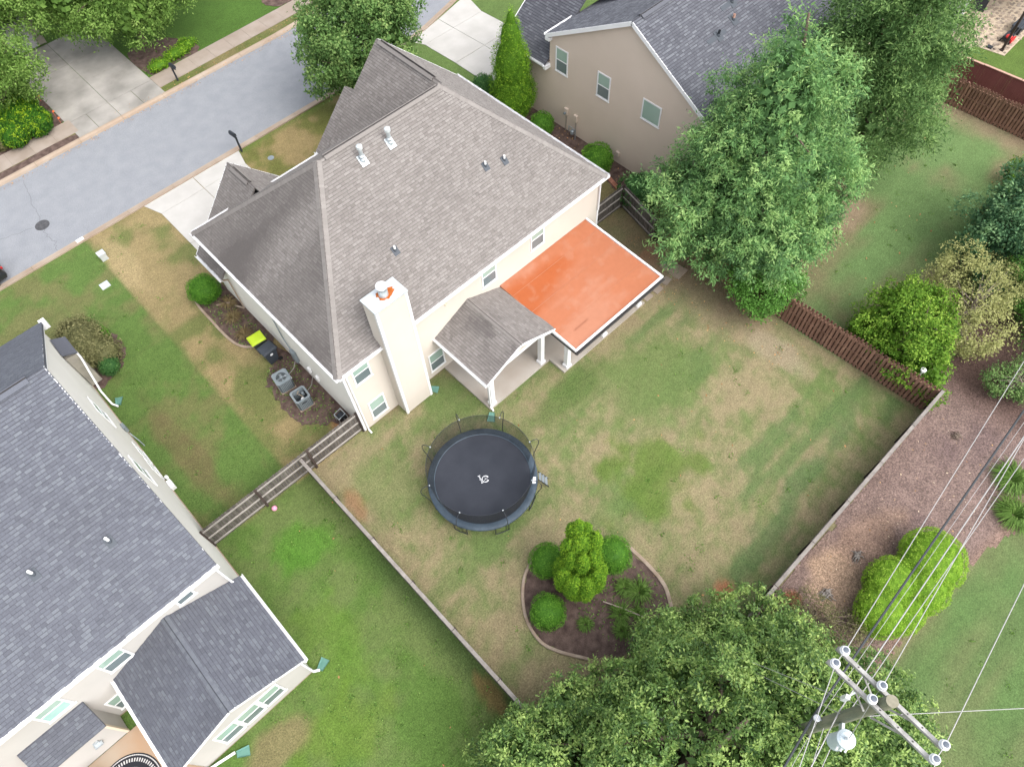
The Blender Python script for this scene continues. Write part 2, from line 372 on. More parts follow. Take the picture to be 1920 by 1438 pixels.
# ------------------------------------------------------------------ ground
TAN = A3(0.232, 0.192, 0.112); GRN = A3(0.108, 0.152, 0.050); LGR = A3(0.078, 0.138, 0.030); GOLD = A3(0.215, 0.165, 0.078)
RED = A3(0.27, 0.125, 0.065); BRN = A3(0.195, 0.142, 0.098); SIDE = A3(0.114, 0.182, 0.066); PALE = A3(0.27, 0.22, 0.15)
def mixc(C, c, w): return C*(1-w[..., None])+c*w[..., None]
def blob(X, Y, x, y, rx, ry=None, seed=3, rough=0.5):
    ry = ry or rx
    d = np.sqrt(((X-x)/rx)**2+((Y-y)/ry)**2)+rough*(fbm(X*0.9+seed, Y*0.9, seed+40)-0.5)*1.6
    return 1-sstep(d, 0.55, 1.1)
def ground_color(X, Y):
    n1 = fbm(X*0.35, Y*0.35, 1); n2 = fbm(X*1.3, Y*1.3, 9); nX = fbm(X*0.16, Y*1.05, 21); n3 = fbm(X*0.8, Y*0.8, 33)
    C = np.zeros(X.shape+(3,))
    # back yard: straw with green mower streaks running along x
    n4 = fbm(X*3.2, Y*3.2, 44)
    t = sstep(0.42*n1+0.42*nX+0.22*n2+0.35*(n4-0.5), 0.37, 0.76)
    t = np.maximum(t, 0.8*sstep(nX+0.3*(n4-0.5), 0.56, 0.78)*sstep(16-Y, 0, 3))
    back = TAN*(1-t[..., None])+GRN*t[..., None]
    back = mixc(back, A3(0.078, 0.128, 0.048), sstep(nX, 0.60, 0.78)*0.5*sstep(X, 9, 13))
    back = mixc(back, A3(0.090, 0.142, 0.028), blob(X, Y, 13.2, 6.0, 2.5, 2.2, 5, 1.1)*0.85)
    back = mixc(back, A3(0.075, 0.118, 0.033), blob(X, Y, 13.6, 11.6, 3.4, 0.9, 6)*0.8)
    back = mixc(back, GRN, blob(X, Y, 17.5, 9.3, 3.5, 2.6, 8)*0.85)
    back = mixc(back, GRN, blob(X, Y, 9.5, 15.2, 1.6, 1.6, 11)*0.7)
    back = mixc(back, GRN*1.05, blob(X, Y, 4.2, 13.8, 1.6, 2.6, 12)*0.6)
    back = mixc(back, A3(0.074, 0.128, 0.046), blob(X, Y, 13.9, 0.35, 2.8, 0.5, 14, 0.9)*0.7)
    back = mixc(back, A3(0.074, 0.128, 0.046), blob(X, Y, 18.0, 0.95, 3.8, 0.5, 15, 0.9)*0.7)
    back = mixc(back, BRN*1.15, sstep(X, 20.6, 23.6)*sstep(Y, 5, 10)*(0.55+0.45*n2))
    back = mixc(back, RED*0.8+BRN*0.2, sstep(X, 21.6, 23.4)*sstep(Y, 13.0, 15.5)*sstep(n2, 0.3, 0.6)*0.8)
    back = mixc(back, PALE, blob(X, Y, 23.0, 5.6, 0.9, 2.2, 17)*0.7)
    back = mixc(back, RED*1.1, blob(X, Y, 11.4, 0.35, 0.5, 0.4, 18))
    back = mixc(back, RED, blob(X, Y, 2.6, 14.7, 0.6, 1.4, 19, 1.0)*0.5)
    # neighbour on the left: greener
    t2 = sstep(0.6*n1+0.45*n2, 0.38, 0.62)
    left = A3(0.106, 0.145, 0.046)*(1-t2[..., None])+LGR*t2[..., None]
    left = mixc(left, A3(0.066, 0.165, 0.020), blob(X, Y, -0.3, 14.2, 1.3, 1.2, 23, 1.2)*0.75)
    left = mixc(left, A3(0.088, 0.165, 0.022), blob(X, Y, -1.6, 9.6, 1.8, 2.4, 24, 1.2)*0.55)
    left = mixc(left, A3(0.100, 0.165, 0.022), blob(X, Y, -3.4, 7.6, 1.8, 1.6, 25, 1.2)*0.55)
    left = mixc(left, A3(0.19, 0.14, 0.08), blob(X, Y, -5.6, 8.6, 1.6, 0.9, 26)*0.7)
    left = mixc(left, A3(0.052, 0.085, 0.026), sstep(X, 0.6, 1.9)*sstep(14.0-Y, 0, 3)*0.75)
    left = mixc(left, RED*0.8, blob(X, Y, 1.5, 4.6, 0.4, 1.6, 27, 1.0)*0.45)
    # side strip
    t3 = sstep(0.6*n1+0.5*n2, 0.42, 0.66)
    sideL = A3(0.128, 0.135, 0.052)*(1-t3[..., None])+A3(0.086, 0.142, 0.036)*t3[..., None]
    sideL = mixc(sideL, A3(0.14, 0.10, 0.055), blob(X, Y, -1.7, 22.5, 0.8, 4.5, 28)*0.6)
    t4 = sstep(0.5*n1+0.6*n3, 0.52, 0.72)
    sideR = A3(0.235, 0.185, 0.092)*(1-t4[..., None])+A3(0.128, 0.140, 0.050)*t4[..., None]
    sideR = mixc(sideR, A3(0.30, 0.235, 0.125), blob(X, Y, 2.0, 35.2, 0.9, 3.2, 29)*0.8)
    sideR = mixc(sideR, RED, blob(X, Y, 4.9, 18.2, 0.7, 0.8, 30)*0.8)
    ml = sstep(X+0.35*(n3-0.5), 1.20, 1.45)
    side = sideL*(1-ml[..., None])+sideR*ml[..., None]
    # front lawn, gap beside the tan house, right neighbour, south verge, across the road
    t5 = sstep(0.5*n1+0.55*n2, 0.48, 0.70)
    front = GOLD*1.08*(1-t5[..., None])+A3(0.120, 0.125, 0.036)*t5[..., None]
    front = mixc(front, A3(0.09, 0.135, 0.03), sstep(Y, 38.0, 38.6)*0.7)
    gap = A3(0.145, 0.130, 0.055)*(1-t5[..., None])+A3(0.085, 0.120, 0.035)*t5[..., None]
    gap = mixc(gap, BRN, sstep(21-Y, 0, 4)*0.55)
    t6 = sstep(0.6*n1+0.4*fbm(X*0.12, Y*0.7, 51), 0.36, 0.60)
    right = A3(0.165, 0.150, 0.080)*(1-t6[..., None])+SIDE*t6[..., None]
    right = mixc(right, BRN*1.2, blob(X, Y, 33.5, 9.5, 2.6, 1.8, 52)*0.8)
    right = mixc(right, BRN*1.3, sstep(X, 44.0, 45.8)*(0.4+0.6*n2)*0.8)
    right = mixc(right, BRN*1.1, blob(X, Y, 33.2, 1.8, 3.4, 1.6, 53)*0.75)
    south = A3(0.118, 0.145, 0.060)*(1-t6[..., None])+A3(0.090, 0.150, 0.050)*t6[..., None]
    south = mixc(south, A3(0.205, 0.165, 0.10), (1-sstep(-5.75-Y-0.03*(X-15)*1.0, 0.0, 0.9))*(0.55+0.45*n2))
    south = mixc(south, A3(0.078, 0.132, 0.044), sstep(fbm(X*0.10, Y*0.9, 71), 0.52, 0.68)*0.6)
    across = A3(0.060, 0.118, 0.022)*(0.85+0.3*n1)[..., None]
    strip = mixc(np.broadcast_to(A3(0.155, 0.135, 0.06), C.shape).copy(), A3(0.10, 0.12, 0.035), t3)
    far = A3(0.085, 0.135, 0.030)*(0.9+0.2*n1)[..., None]
    C[:] = SIDE
    def put(c, mask): C[mask] = c[mask]
    put(far, X > 46.5)
    put(right, (X > 24.9) & (X <= 46.5) & (Y < 30))
    put(south, (Y <= -1) & (X <= 46.5))
    put(back, (X > 2.05) & (X <= 24.9) & (Y > -1) & (Y <= 17.3))
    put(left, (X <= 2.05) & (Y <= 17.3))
    put(side, (X <= 11) & (Y > 17.3))
    put(front, (X > 11) & (X <= 21.9) & (Y > 17.3))
    put(gap, (X > 21.9) & (X <= 27.6) & (Y > 15.0))
    put(A3(0.098, 0.150, 0.045)*(0.85+0.3*n1)[..., None], (X > 21.9) & (Y > 27))
    put(strip, (Y > 46.5))
    put(across, (Y > 49.3))
    return C

def grid_sheet(name, xs, ys, colf, z, keep=None, material='lawn', zf=None, parent=None):
    X, Y = np.meshgrid(xs, ys); nx, ny = len(xs), len(ys)
    C = colf(X, Y); Z = np.full(X.shape, z) if zf is None else zf(X, Y)
    idx = np.arange(nx*ny).reshape(ny, nx)
    Q = np.stack([idx[:-1, :-1], idx[:-1, 1:], idx[1:, 1:], idx[1:, :-1]], -1).reshape(-1, 4)
    if keep is not None:
        xm = (X[:-1, :-1]+X[1:, 1:])/2; ym = (Y[:-1, :-1]+Y[1:, 1:])/2
        Q = Q[keep(xm, ym).ravel()]
    V = np.stack([X, Y, Z], -1).reshape(-1, 3); Cc = C.reshape(-1, 3)
    used = np.unique(Q); remap = np.zeros(len(V), np.int64); remap[used] = np.arange(len(used))
    V = V[used]; Cc = Cc[used]; Q = remap[Q]
    o = mesh_from(name, V, Q.ravel(), np.arange(len(Q))*4, np.full(len(Q), 4), material, parent)
    a = o.data.attributes.new('gcol', 'FLOAT_COLOR', 'POINT')
    a.data.foreach_set('color', np.concatenate([Cc, np.ones((len(Cc), 1))], 1).astype(np.float32).ravel())
    return o
gx = np.concatenate([[-900, -250, -80, -30], np.arange(-16, 30, 0.22), np.arange(30, 62, 0.4), [75, 120, 300, 1000]])
gy = np.concatenate([[-900, -250, -60, -25], np.arange(-13, 40, 0.22), np.arange(40, 68, 0.4), [80, 130, 300, 1000]])
struct(grid_sheet('ground', gx, gy, ground_color, 0.0))

def inpoly(poly):
    P = np.array(poly, float)
    def f(x, y):
        r = np.zeros(x.shape, bool); j = len(P)-1
        for i in range(len(P)):
            c = ((P[i, 1] > y) != (P[j, 1] > y)) & (x < (P[j, 0]-P[i, 0])*(y-P[i, 1])/(P[j, 1]-P[i, 1]+1e-12)+P[i, 0])
            r ^= c; j = i
        return r
    return f

# mulch and bare soil of the big bed behind the garden
BED = [(2.2, -1.25), (25.2, -1.2), (27.5, -0.6), (33, -0.2), (36, -3), (33, -7.4), (26, -7.6), (23, -7.1), (21.7, -6.8), (19.2, -6.2), (16.3, -5.85), (13.2, -6.0), (9, -6.4), (2.2, -6.5)]
def bed_col(X, Y):
    n1 = fbm(X*0.5, Y*0.5, 80); n2 = fbm(X*2, Y*2, 81)
    C = np.broadcast_to(A3(0.180, 0.128, 0.112), X.shape+(3,)).copy()*(0.8+0.4*n2)[..., None]
    C = mixc(C, A3(0.115, 0.080, 0.078), sstep(n1, 0.5, 0.7)*0.6)
    C = mixc(C, A3(0.330, 0.230, 0.160), blob(X, Y, 15.3, -2.7, 2.0, 1.5, 83, 0.7)*0.9)
    C = mixc(C, A3(0.28, 0.185, 0.13), blob(X, Y, 17.8, -2.9, 2.4, 1.1, 84, 0.8)*0.5)
    C = mixc(C, A3(0.26, 0.10, 0.055), blob(X, Y, 13.0, -1.9, 0.55, 0.45, 85))
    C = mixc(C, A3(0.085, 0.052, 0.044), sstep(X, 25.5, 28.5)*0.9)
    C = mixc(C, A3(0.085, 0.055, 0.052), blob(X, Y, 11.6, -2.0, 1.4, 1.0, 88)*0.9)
    C = mixc(C, A3(0.22, 0.14, 0.11), blob(X, Y, 24.0, -6.2, 1.6, 0.9, 86)*0.6)
    C = mixc(C, A3(0.23, 0.15, 0.115), (1-sstep(Y+5.9+0.1*(X-14), 0.0, 0.6))*0.6)
    return C
def bed_z(X, Y): return 0.012+0.05*(fbm(X*1.2, Y*1.2, 91)-0.3).clip(0)
bedk = inpoly(BED)
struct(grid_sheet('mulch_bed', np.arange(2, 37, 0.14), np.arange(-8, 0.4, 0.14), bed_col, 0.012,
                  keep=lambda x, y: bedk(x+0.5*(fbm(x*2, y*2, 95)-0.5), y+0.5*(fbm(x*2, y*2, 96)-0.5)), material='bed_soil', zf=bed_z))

def smooth_poly(pts, n=6):
    P = [A3(*p) for p in pts]; out = []; k = len(P)
    for i in range(k):
        p0, p1, p2, p3 = P[i-1], P[i], P[(i+1) % k], P[(i+2) % k]
        for t in np.arange(n)/n:
            out.append(0.5*((2*p1)+(-p0+p2)*t+(2*p0-5*p1+4*p2-p3)*t*t+(-p0+3*p1-3*p2+p3)*t**3))
    return out
def mulch(name, pts, z=0.02, n=6, rough=0.06):
    S = smooth_poly(pts, n); c = np.mean(S, 0)
    S = [p+RNG.normal(0, rough, 2) for p in S]
    b = MB(); b.prism([tuple(p) for p in S], -0.05, z); return struct(b.build(name, 'mulch'))
ISLAND = [(6.85, 7.0), (5.7, 6.5), (4.75, 5.5), (4.45, 4.4), (4.66, 3.6), (5.3, 2.5), (6.6, 1.5), (8.2, 0.9), (9.2, 1.4), (9.75, 2.2), (9.9, 3.2), (9.95, 4.3), (9.3, 5.2), (8.0, 6.4)]
mulch('island_mulch', ISLAND)
BED1 = [(5.2, 30.3), (4.1, 30.8), (3.55, 29.9), (3.5, 28.2), (3.55, 26.4), (3.85, 25.6), (4.4, 25.2), (5.2, 25.0)]
mulch('side_mulch', BED1)
BED2 = [(5.2, 24.0), (4.1, 23.7), (3.4, 22.8), (3.1, 21.5), (3.2, 20.0), (3.9, 19.0), (5.2, 18.5)]
mulch('equipment_mulch', BED2, rough=0.1)
mulch('wall_mulch', [(27.6, 29.5), (25.2, 30.8), (25.4, 28.3), (26.2, 25.5), (26.3, 22.8), (26.0, 20.6), (25.7, 18.7), (26.0, 17.2), (27.6, 16.2)])
mulch('neighbour_mulch', [(-3.1, 33.2), (-1.6, 32.8), (-0.85, 31.6), (-0.75, 30.4), (-1.3, 29.3), (-2.2, 28.9), (-3.1, 29.0)])
mulch('verge_mulch', [(11.75, 53.0), (11.75, 49.7), (13.4, 49.6), (15.6, 49.7), (15.4, 51.6), (13.8, 53.2)])
mulch('corner_mulch', [(22.0, 51.2), (22.7, 49.75), (25.5, 49.9), (27, 51.5), (24, 52.5)])
mulch('hedge_mulch', [(-1.5, 49.6), (5.0, 49.55), (5.1, 51.0), (4.7, 53.5), (-1.5, 53.5)])
mulch('strip_mulch', [(-2.5, 47.2), (0.5, 47.15), (4.9, 47.15), (4.9, 47.85), (0.5, 47.85), (-2.5, 47.85)], n=4, rough=0.03)

# ------------------------------------------------------------------ road, kerbs, pavement, driveways
bend = lambda x: 0.0125*max(0.0, x-19.5)**2
st_x = np.concatenate([[-60], np.arange(-8, 46, 1.5), [70]])
rb = MB(); pts_n = [(x, 39.1+bend(min(x, 46)), 0.004) for x in st_x]; pts_f = [(x, 46.7+bend(min(x, 46)), 0.004) for x in st_x]
for i in range(len(st_x)-1): rb.poly([pts_n[i], pts_n[i+1], pts_f[i+1], pts_f[i]])
struct(rb.build('road', 'asphalt'))
def kerb(name, x0, x1, y0, s):
    b = MB(); prof = [(0, -0.08), (0, 0.012), (-0.22*s, 0.026), (-0.34*s, 0.085), (-0.46*s, 0.09), (-0.46*s, -0.08)]
    vs_ = []
    for x in (x0+0.008, x1-0.008): vs_ += [(x, y0+bend(x)+o, z) for o, z in prof]
    n = len(prof); b.add(vs_, [tuple(range(n)), tuple(range(n, 2*n))[::-1]]+[(i, n+i, n+(i+1) % n, (i+1) % n) for i in range(n)])
    return b
kn = struct(kerb('kerb', -60, -8, 39.1, 1).build('kerb', 'concrete_tan')); kf = struct(kerb('kerb', -60, -8, 46.7, -1).build('kerb', 'concrete_tan'))
x = -8.0
while x < 45:
    kerb('kerb', x, x+3.05, 39.1, 1).build('kerb_stone', 'concrete_tan', kn)
    kerb('kerb', x+0.9, x+3.95, 46.7, -1).build('kerb_stone', 'concrete_tan', kf); x += 3.05
# pavement slabs on the far side
sw = struct(MB().box(-60, -8, 47.95, 49.4, -0.05, 0.03).build('sidewalk', 'sidewalk'))
x = -8.0
while x < 44:
    if not (5.0 < x+0.75 < 11.6):
        b = MB(); x1 = x+1.49
        b.prism([(x, 47.92+0.25*bend(x)+0.02*max(0, x-12)), (x1, 47.92+0.25*bend(x1)+0.02*max(0, x1-12)), (x1, 49.42+0.25*bend(x1)+0.02*max(0, x1-12)), (x, 49.42+0.25*bend(x)+0.02*max(0, x-12))], -0.05, 0.03+random.uniform(-0.004, 0.004))
        b.build('paving_slab', 'sidewalk', sw)
    x += 1.5
def slabs(name, quads, material, z=0.03):
    root = None
    for q in quads:
        c = np.mean(np.array(q), 0); q2 = [tuple(np.array(p)+(c-np.array(p))/max(np.linalg.norm(c-np.array(p)), 1e-6)*0.022) for p in q]
        b = MB(); b.prism(q2, -0.06, z+random.uniform(-0.003, 0.003))
        if root is None: root = struct(b.build(name, material))
        else: b.build('driveway_slab', material, root)
    return root
slabs('driveway', [[(5.55, 29.9), (8.5, 29.9), (8.5, 34.0), (5.55, 34.0)], [(8.5, 29.9), (11.5, 29.9), (11.5, 34.0), (8.5, 34.0)],
                   [(5.55, 34.0), (8.5, 34.0), (8.5, 37.3), (5.55, 37.3)], [(8.5, 34.0), (11.5, 34.0), (11.5, 37.3), (8.5, 37.3)],
                   [(5.55, 37.3), (8.5, 37.3), (8.5, 38.64), (5.1, 38.64)], [(8.5, 37.3), (11.5, 37.3), (11.85, 38.64), (8.5, 38.64)]], 'concrete_white')
slabs('tan_house_driveway', [[(27.2, 31.5), (29.9, 31.5), (29.9, 35.2), (27.2, 35.2)], [(29.9, 31.5), (32.7, 31.5), (32.7, 35.2), (29.9, 35.2)],
                   [(27.2, 35.2), (29.9, 35.2), (29.75, 38.3), (27.05, 38.3)], [(29.9, 35.2), (32.7, 35.2), (32.5, 38.3), (29.75, 38.3)],
                   [(27.05, 38.3), (29.75, 38.3), (29.7, 39.9), (26.6, 39.3)], [(29.75, 38.3), (32.5, 38.3), (33.1, 40.7), (29.7, 39.9)]], 'concrete_white')
slabs('far_driveway', [[(5.2, 49.1), (8.2, 49.1), (8.2, 55.0), (5.2, 55.0)], [(8.2, 49.1), (11.5, 49.1), (11.5, 52.4), (8.2, 52.4)], [(8.2, 52.4), (11.5, 52.4), (11.5, 55.0), (8.2, 55.0)],
                   [(5.2, 55.0), (8.2, 55.0), (8.2, 58.4), (5.2, 58.4)], [(8.2, 55.0), (11.5, 55.0), (11.5, 58.4), (8.2, 58.4)],
                   [(5.2, 47.2), (6.6, 47.2), (6.6, 49.1), (5.2, 49.1)], [(6.6, 47.2), (8.2, 47.2), (8.2, 49.1), (6.6, 49.1)], [(8.2, 47.2), (9.9, 47.2), (9.9, 49.1), (8.2, 49.1)], [(9.9, 47.2), (11.5, 47.2), (11.5, 49.1), (9.9, 49.1)]], 'concrete_grey')
# cracks sealed across the road
cr = MB()
def crack(pts):
    for a, c in zip(pts[:-1], pts[1:]):
        a = np.array(a); c = np.array(c); d = unit(np.append(c-a, 0)); s = np.array([-d[1], d[0]])*0.012
        cr.add([(*(a-s), 0.009), (*(c-s), 0.009), (*(c+s), 0.009), (*(a+s), 0.009)], [(0, 1, 2, 3)])
def wander(a, b, n=14, j=0.08):
    return [tuple(np.array(a)+(np.array(b)-np.array(a))*t+RNG.normal(0, j, 2)*(0 < t < 1)) for t in np.linspace(0, 1, n+1)]
crack(wander((0.9, 46.2), (0.05, 42.1))); crack(wander((-0.05, 41.3), (-0.2, 39.15))); crack(wander((25.6, 46.5), (26.4, 41.2))); crack(wander((-3.5, 42.6), (-0.5, 41.9), 8))
tag(cr.build('road_crack', 'crack_seal'), kind='structure')

# ------------------------------------------------------------------ building helpers
class Shingles:
    def __init__(self, rng): self.t = []; self.rng = rng
    def plane(self, pts, stain=None, e=0.135, w=(0.15, 0.28)):
        P = [A3(*p) for p in pts]; o = P[0]; u = unit(P[1]-P[0])
        n = A3(0, 0, 0)
        for i in range(1, len(P)-1): n += np.cross(P[i]-P[0], P[i+1]-P[0])
        n = unit(n)
        if n[2] < 0: n = -n
        v = np.cross(n, u)
        if v[2] < 0: u = -u; v = np.cross(n, u)
        ab = np.array([((p-o)@u, (p-o)@v) for p in P])
        rng = self.rng; b = ab[:, 1].min(); bm = ab[:, 1].max()
        while b < bm-0.03:
            mid = b+e*0.45; xs = []
            for i in range(len(ab)):
                p, q = ab[i], ab[(i+1) % len(ab)]
                if (p[1] > mid) != (q[1] > mid): xs.append(p[0]+(mid-p[1])/(q[1]-p[1])*(q[0]-p[0]))
            xs.sort()
            for a0, a1 in zip(xs[::2], xs[1::2]):
                a = a0-rng.uniform(0, 0.3)
                while a < a1:
                    ww = rng.uniform(*w); s0, s1 = max(a, a0), min(a+ww, a1)
                    if s1-s0 > 0.03:
                        pos = o+u*(s0+s1)/2+v*mid
                        r = float(np.clip(rng.normal(0.42, 0.2), 0, 1)) if rng.random() > 0.16 else float(rng.uniform(0.72, 1.0))
                        s = 0.0 if stain is None else float(np.clip(stain((s0+s1)/2, mid, pos)+rng.normal(0, 0.05), 0, 1))
                        self.t.append((o+u*s0+v*b, u*(s1-s0-0.005), v*min(e+0.035, bm-b+0.01), n*rng.uniform(0.016, 0.030), r, s))
                    a += ww
            b += e
    def cap(self, a, b, wid=0.15, step=0.14, n1=None, n2=None, stain=0.0):
        a, b = A3(*a), A3(*b); d = unit(b-a); L = np.linalg.norm(b-a); s = 0.0
        while s < L-0.02:
            for nn in (n1, n2):
                nn = unit(nn); side = unit(np.cross(nn, d)); side = side if side[2] < 0 else -side
                p = a+d*s+nn*0.028
                self.t.append((p, d*(step+0.02), side*wid, nn*self.rng.uniform(0.010, 0.018), float(np.clip(self.rng.normal(0.72, 0.14), 0, 1)), stain-1.0))
            s += step
    def build(self, parent, material, house_parts=300):
        T = self.t; eye = A3(0, 0, CAM_H)
        depth = np.array([np.linalg.norm(t[0]-eye) for t in T]); order = np.argsort(depth)
        full = [i for i in order if np.linalg.norm(T[i][1]) > 0.15 and T[i][5] > -0.5][:house_parts]; fs = set(full)
        F = np.array([[0, 1, 3, 2], [4, 5, 1, 0]])
        def geo(t):
            o, u, v, n, r, s = t
            return [o+n, o+u+n, o+v*0.62+n*0.46, o+u+v*0.62+n*0.46, o-n*0.2, o+u-n*0.2, o+v+n*0.12, o+u+v+n*0.12]
        FL = [(0, 1, 3, 2), (2, 3, 7, 6), (4, 5, 1, 0), (4, 0, 2), (1, 5, 3)]; DK = (0, 1, 2, 3, 4)
        V = []; loops = []; tots = []; R = []; S = []
        for i, t in enumerate(T):
            if i in fs: continue
            k = len(V); V += geo(t)
            for q, f in enumerate(FL): loops += [k+j for j in f]; tots.append(len(f)); cp = t[5] < -0.5; R.append(t[4] if q == 0 or cp else t[4]*0.35); S.append(max(0, t[5]+1) if cp else t[5] if q == 0 else min(1, t[5]+(0.25+0.6*((i*7919) % 97)/97 if q == 1 else 0.8)))  # upper band: printed granule line; butts darkened in colour for course shadow
        if V:
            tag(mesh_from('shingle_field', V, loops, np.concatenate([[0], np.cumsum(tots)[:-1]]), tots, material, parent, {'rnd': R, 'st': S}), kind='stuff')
        cache = {}
        for i in full:                       # nearest shingles: objects that share a few unit meshes
            o, u, v, n, r, s = T[i]; key = (round(r*8), round(s*5))
            if key not in cache:
                me = bpy.data.meshes.new('shingle')
                me.from_pydata([(0, 0, 1), (1, 0, 1), (0, .62, .46), (1, .62, .46), (0, 0, -.2), (1, 0, -.2), (0, 1, .12), (1, 1, .12)], [], FL)
                r_, s_ = key[0]/8, key[1]/5
                for nm, val in (('rnd', [r_]+[r_*0.35]*4), ('st', [s_, min(1, s_+.55)]+[min(1, s_+.8)]*3)):  # same printed band and painted course shadow on the unit meshes
                    a = me.attributes.new(nm, 'FLOAT', 'FACE'); a.data.foreach_set('value', np.array(val, np.float32))
                me.materials.append(MAT[material]); cache[key] = me
            ob = bpy.data.objects.new('shingle', cache[key]); COL.objects.link(ob); ob.parent = parent
            M = np.eye(4); M[:3, 0] = u; M[:3, 1] = v; M[:3, 2] = n; M[:3, 3] = o-WORG[parent.name]
            ob.matrix_local = Matrix(M.tolist())

def lap_wall(mb, p0, p1, z0, top, nrm, e=0.18, d=0.020):
    """clapboard wall from p0 to p1; top = height or list of (distance along wall, z)"""
    p0, p1 = A3(*p0, 0), A3(*p1, 0); L = np.linalg.norm(p1-p0); u = (p1-p0)/L; n = A3(*nrm, 0)
    tp = [(0, top), (L, top)] if not hasattr(top, '__len__') else top
    poly = [(0, z0), (L, z0)]+[(a, z) for a, z in reversed(tp)]
    def rng_at(z):
        xs = []
        for i in range(len(poly)):
            (xa, za), (xb, zb) = poly[i], poly[(i+1) % len(poly)]
            if (za > z) != (zb > z): xs.append(xa+(z-za)/(zb-za)*(xb-xa))
        return (min(xs), max(xs)) if len(xs) >= 2 else None
    z = z0; zt = max(t[1] for t in tp)
    while z < zt-0.005:
        z1 = min(z+e, zt); a = rng_at(z+0.002); b = rng_at(z1-0.002)
        if a is None: break
        if b is None: b = ((a[0]+a[1])/2,)*2
        P = lambda s, zz, k: p0+u*s+A3(0, 0, zz)+n*k
        mb.add([P(a[0], z, d), P(a[1], z, d), P(b[1], z1, 0), P(b[0], z1, 0), P(a[0], z, 0), P(a[1], z, 0)], [(0, 1, 2, 3), (4, 5, 1, 0)])
        z = z1

def window(parent, c, u, n, w, h, up='pane_green', lo='pane_dark', split=True, fr=0.075):
    """double hung window: frame, two panes, meeting rail, sill"""
    c = A3(*c); u = A3(*u); n = A3(*n); z = A3(0, 0, 1)
    f = MB(); hw, hh = w/2, h/2
    for s in (-1, 1): f.ob(c+u*s*(hw-fr/2)+n*0.010, u*fr/2, z*hh, n*0.022)
    for s in (-1, 1): f.ob(c+z*s*(hh-fr/2)+n*0.010, u*(hw-fr-0.001), z*fr/2, n*0.021)
    wo = f.build('window', 'trim_white', parent)
    MB().ob(c-z*(hh+0.02)+n*0.016, u*(hw+0.03), z*0.02, n*0.03).build('sill', 'trim_white', wo)
    iw = hw-fr
    if split:
        MB().ob(c+n*0.010, u*(iw-0.001), z*0.025, n*0.018).build('meeting_rail', 'trim_white', wo)
        ih = (h-2*fr-0.05)/4
        MB().ob(c+z*(0.025+ih)+n*0.006, u*(iw-0.002), z*(ih-0.001), n*0.008).build('pane', up, wo)
        MB().ob(c-z*(0.025+ih)+n*0.003, u*(iw-0.002), z*(ih-0.001), n*0.008).build('pane', lo, wo)
    else:
        MB().ob(c+n*0.005, u*(iw-0.002), z*(hh-fr-0.002), n*0.008).build('pane', up, wo)
    return wo

def gutter(parent, a, b, material='trim_white', w=0.12, h=0.11, out=(0, 0, 0)):
    a, b = A3(*a)+A3(*out), A3(*b)+A3(*out); d = unit(b-a); s = unit(np.cross(d, (0, 0, 1))); m_ = MB()
    c = (a+b)/2; L = (b-a)/2
    m_.ob(c+s*w/2, L, s*0.008, A3(0, 0, h/2)); m_.ob(c-s*w/2, L, s*0.008, A3(0, 0, h/2)); m_.ob(c-A3(0, 0, h/2), L, s*(w/2-0.009), A3(0, 0, 0.008))
    o = m_.build('gutter', material, parent)
    k = MB(); n = int(np.linalg.norm(b-a)/0.9)
    for i in range(1, n): k.ob(a+(b-a)*i/n+A3(0, 0, h/2-0.004), d*0.012, s*(w/2+0.012), A3(0, 0, 0.008))
    if n > 1: k.each('gutter_hanger', material, o)
    return o

def pipe_vent(parent, p, h, r, base, pm='plastic_white', bm='lead_flashing', slope=0.853):
    p = A3(*p); o = MB(); n = unit(A3(0, -slope, 1)); u = A3(1, 0, 0); v = np.cross(n, u)
    fl = MB().ob(p+n*0.03, u*base*0.5, v*base*0.7, n*0.008).build('vent_flashing', bm, parent)
    MB().lathe((p[0], p[1], p[2]-0.1), [(r*1.5, 0), (r*1.5, 0.18), (r*1.05, 0.24)], 12).build('boot', bm, fl)
    q = MB().lathe((p[0], p[1], p[2]), [(r, 0), (r, h), (r*0.75, h), (r*0.7, h-0.08)], 14); q.build('vent_pipe', pm, fl)
    return fl

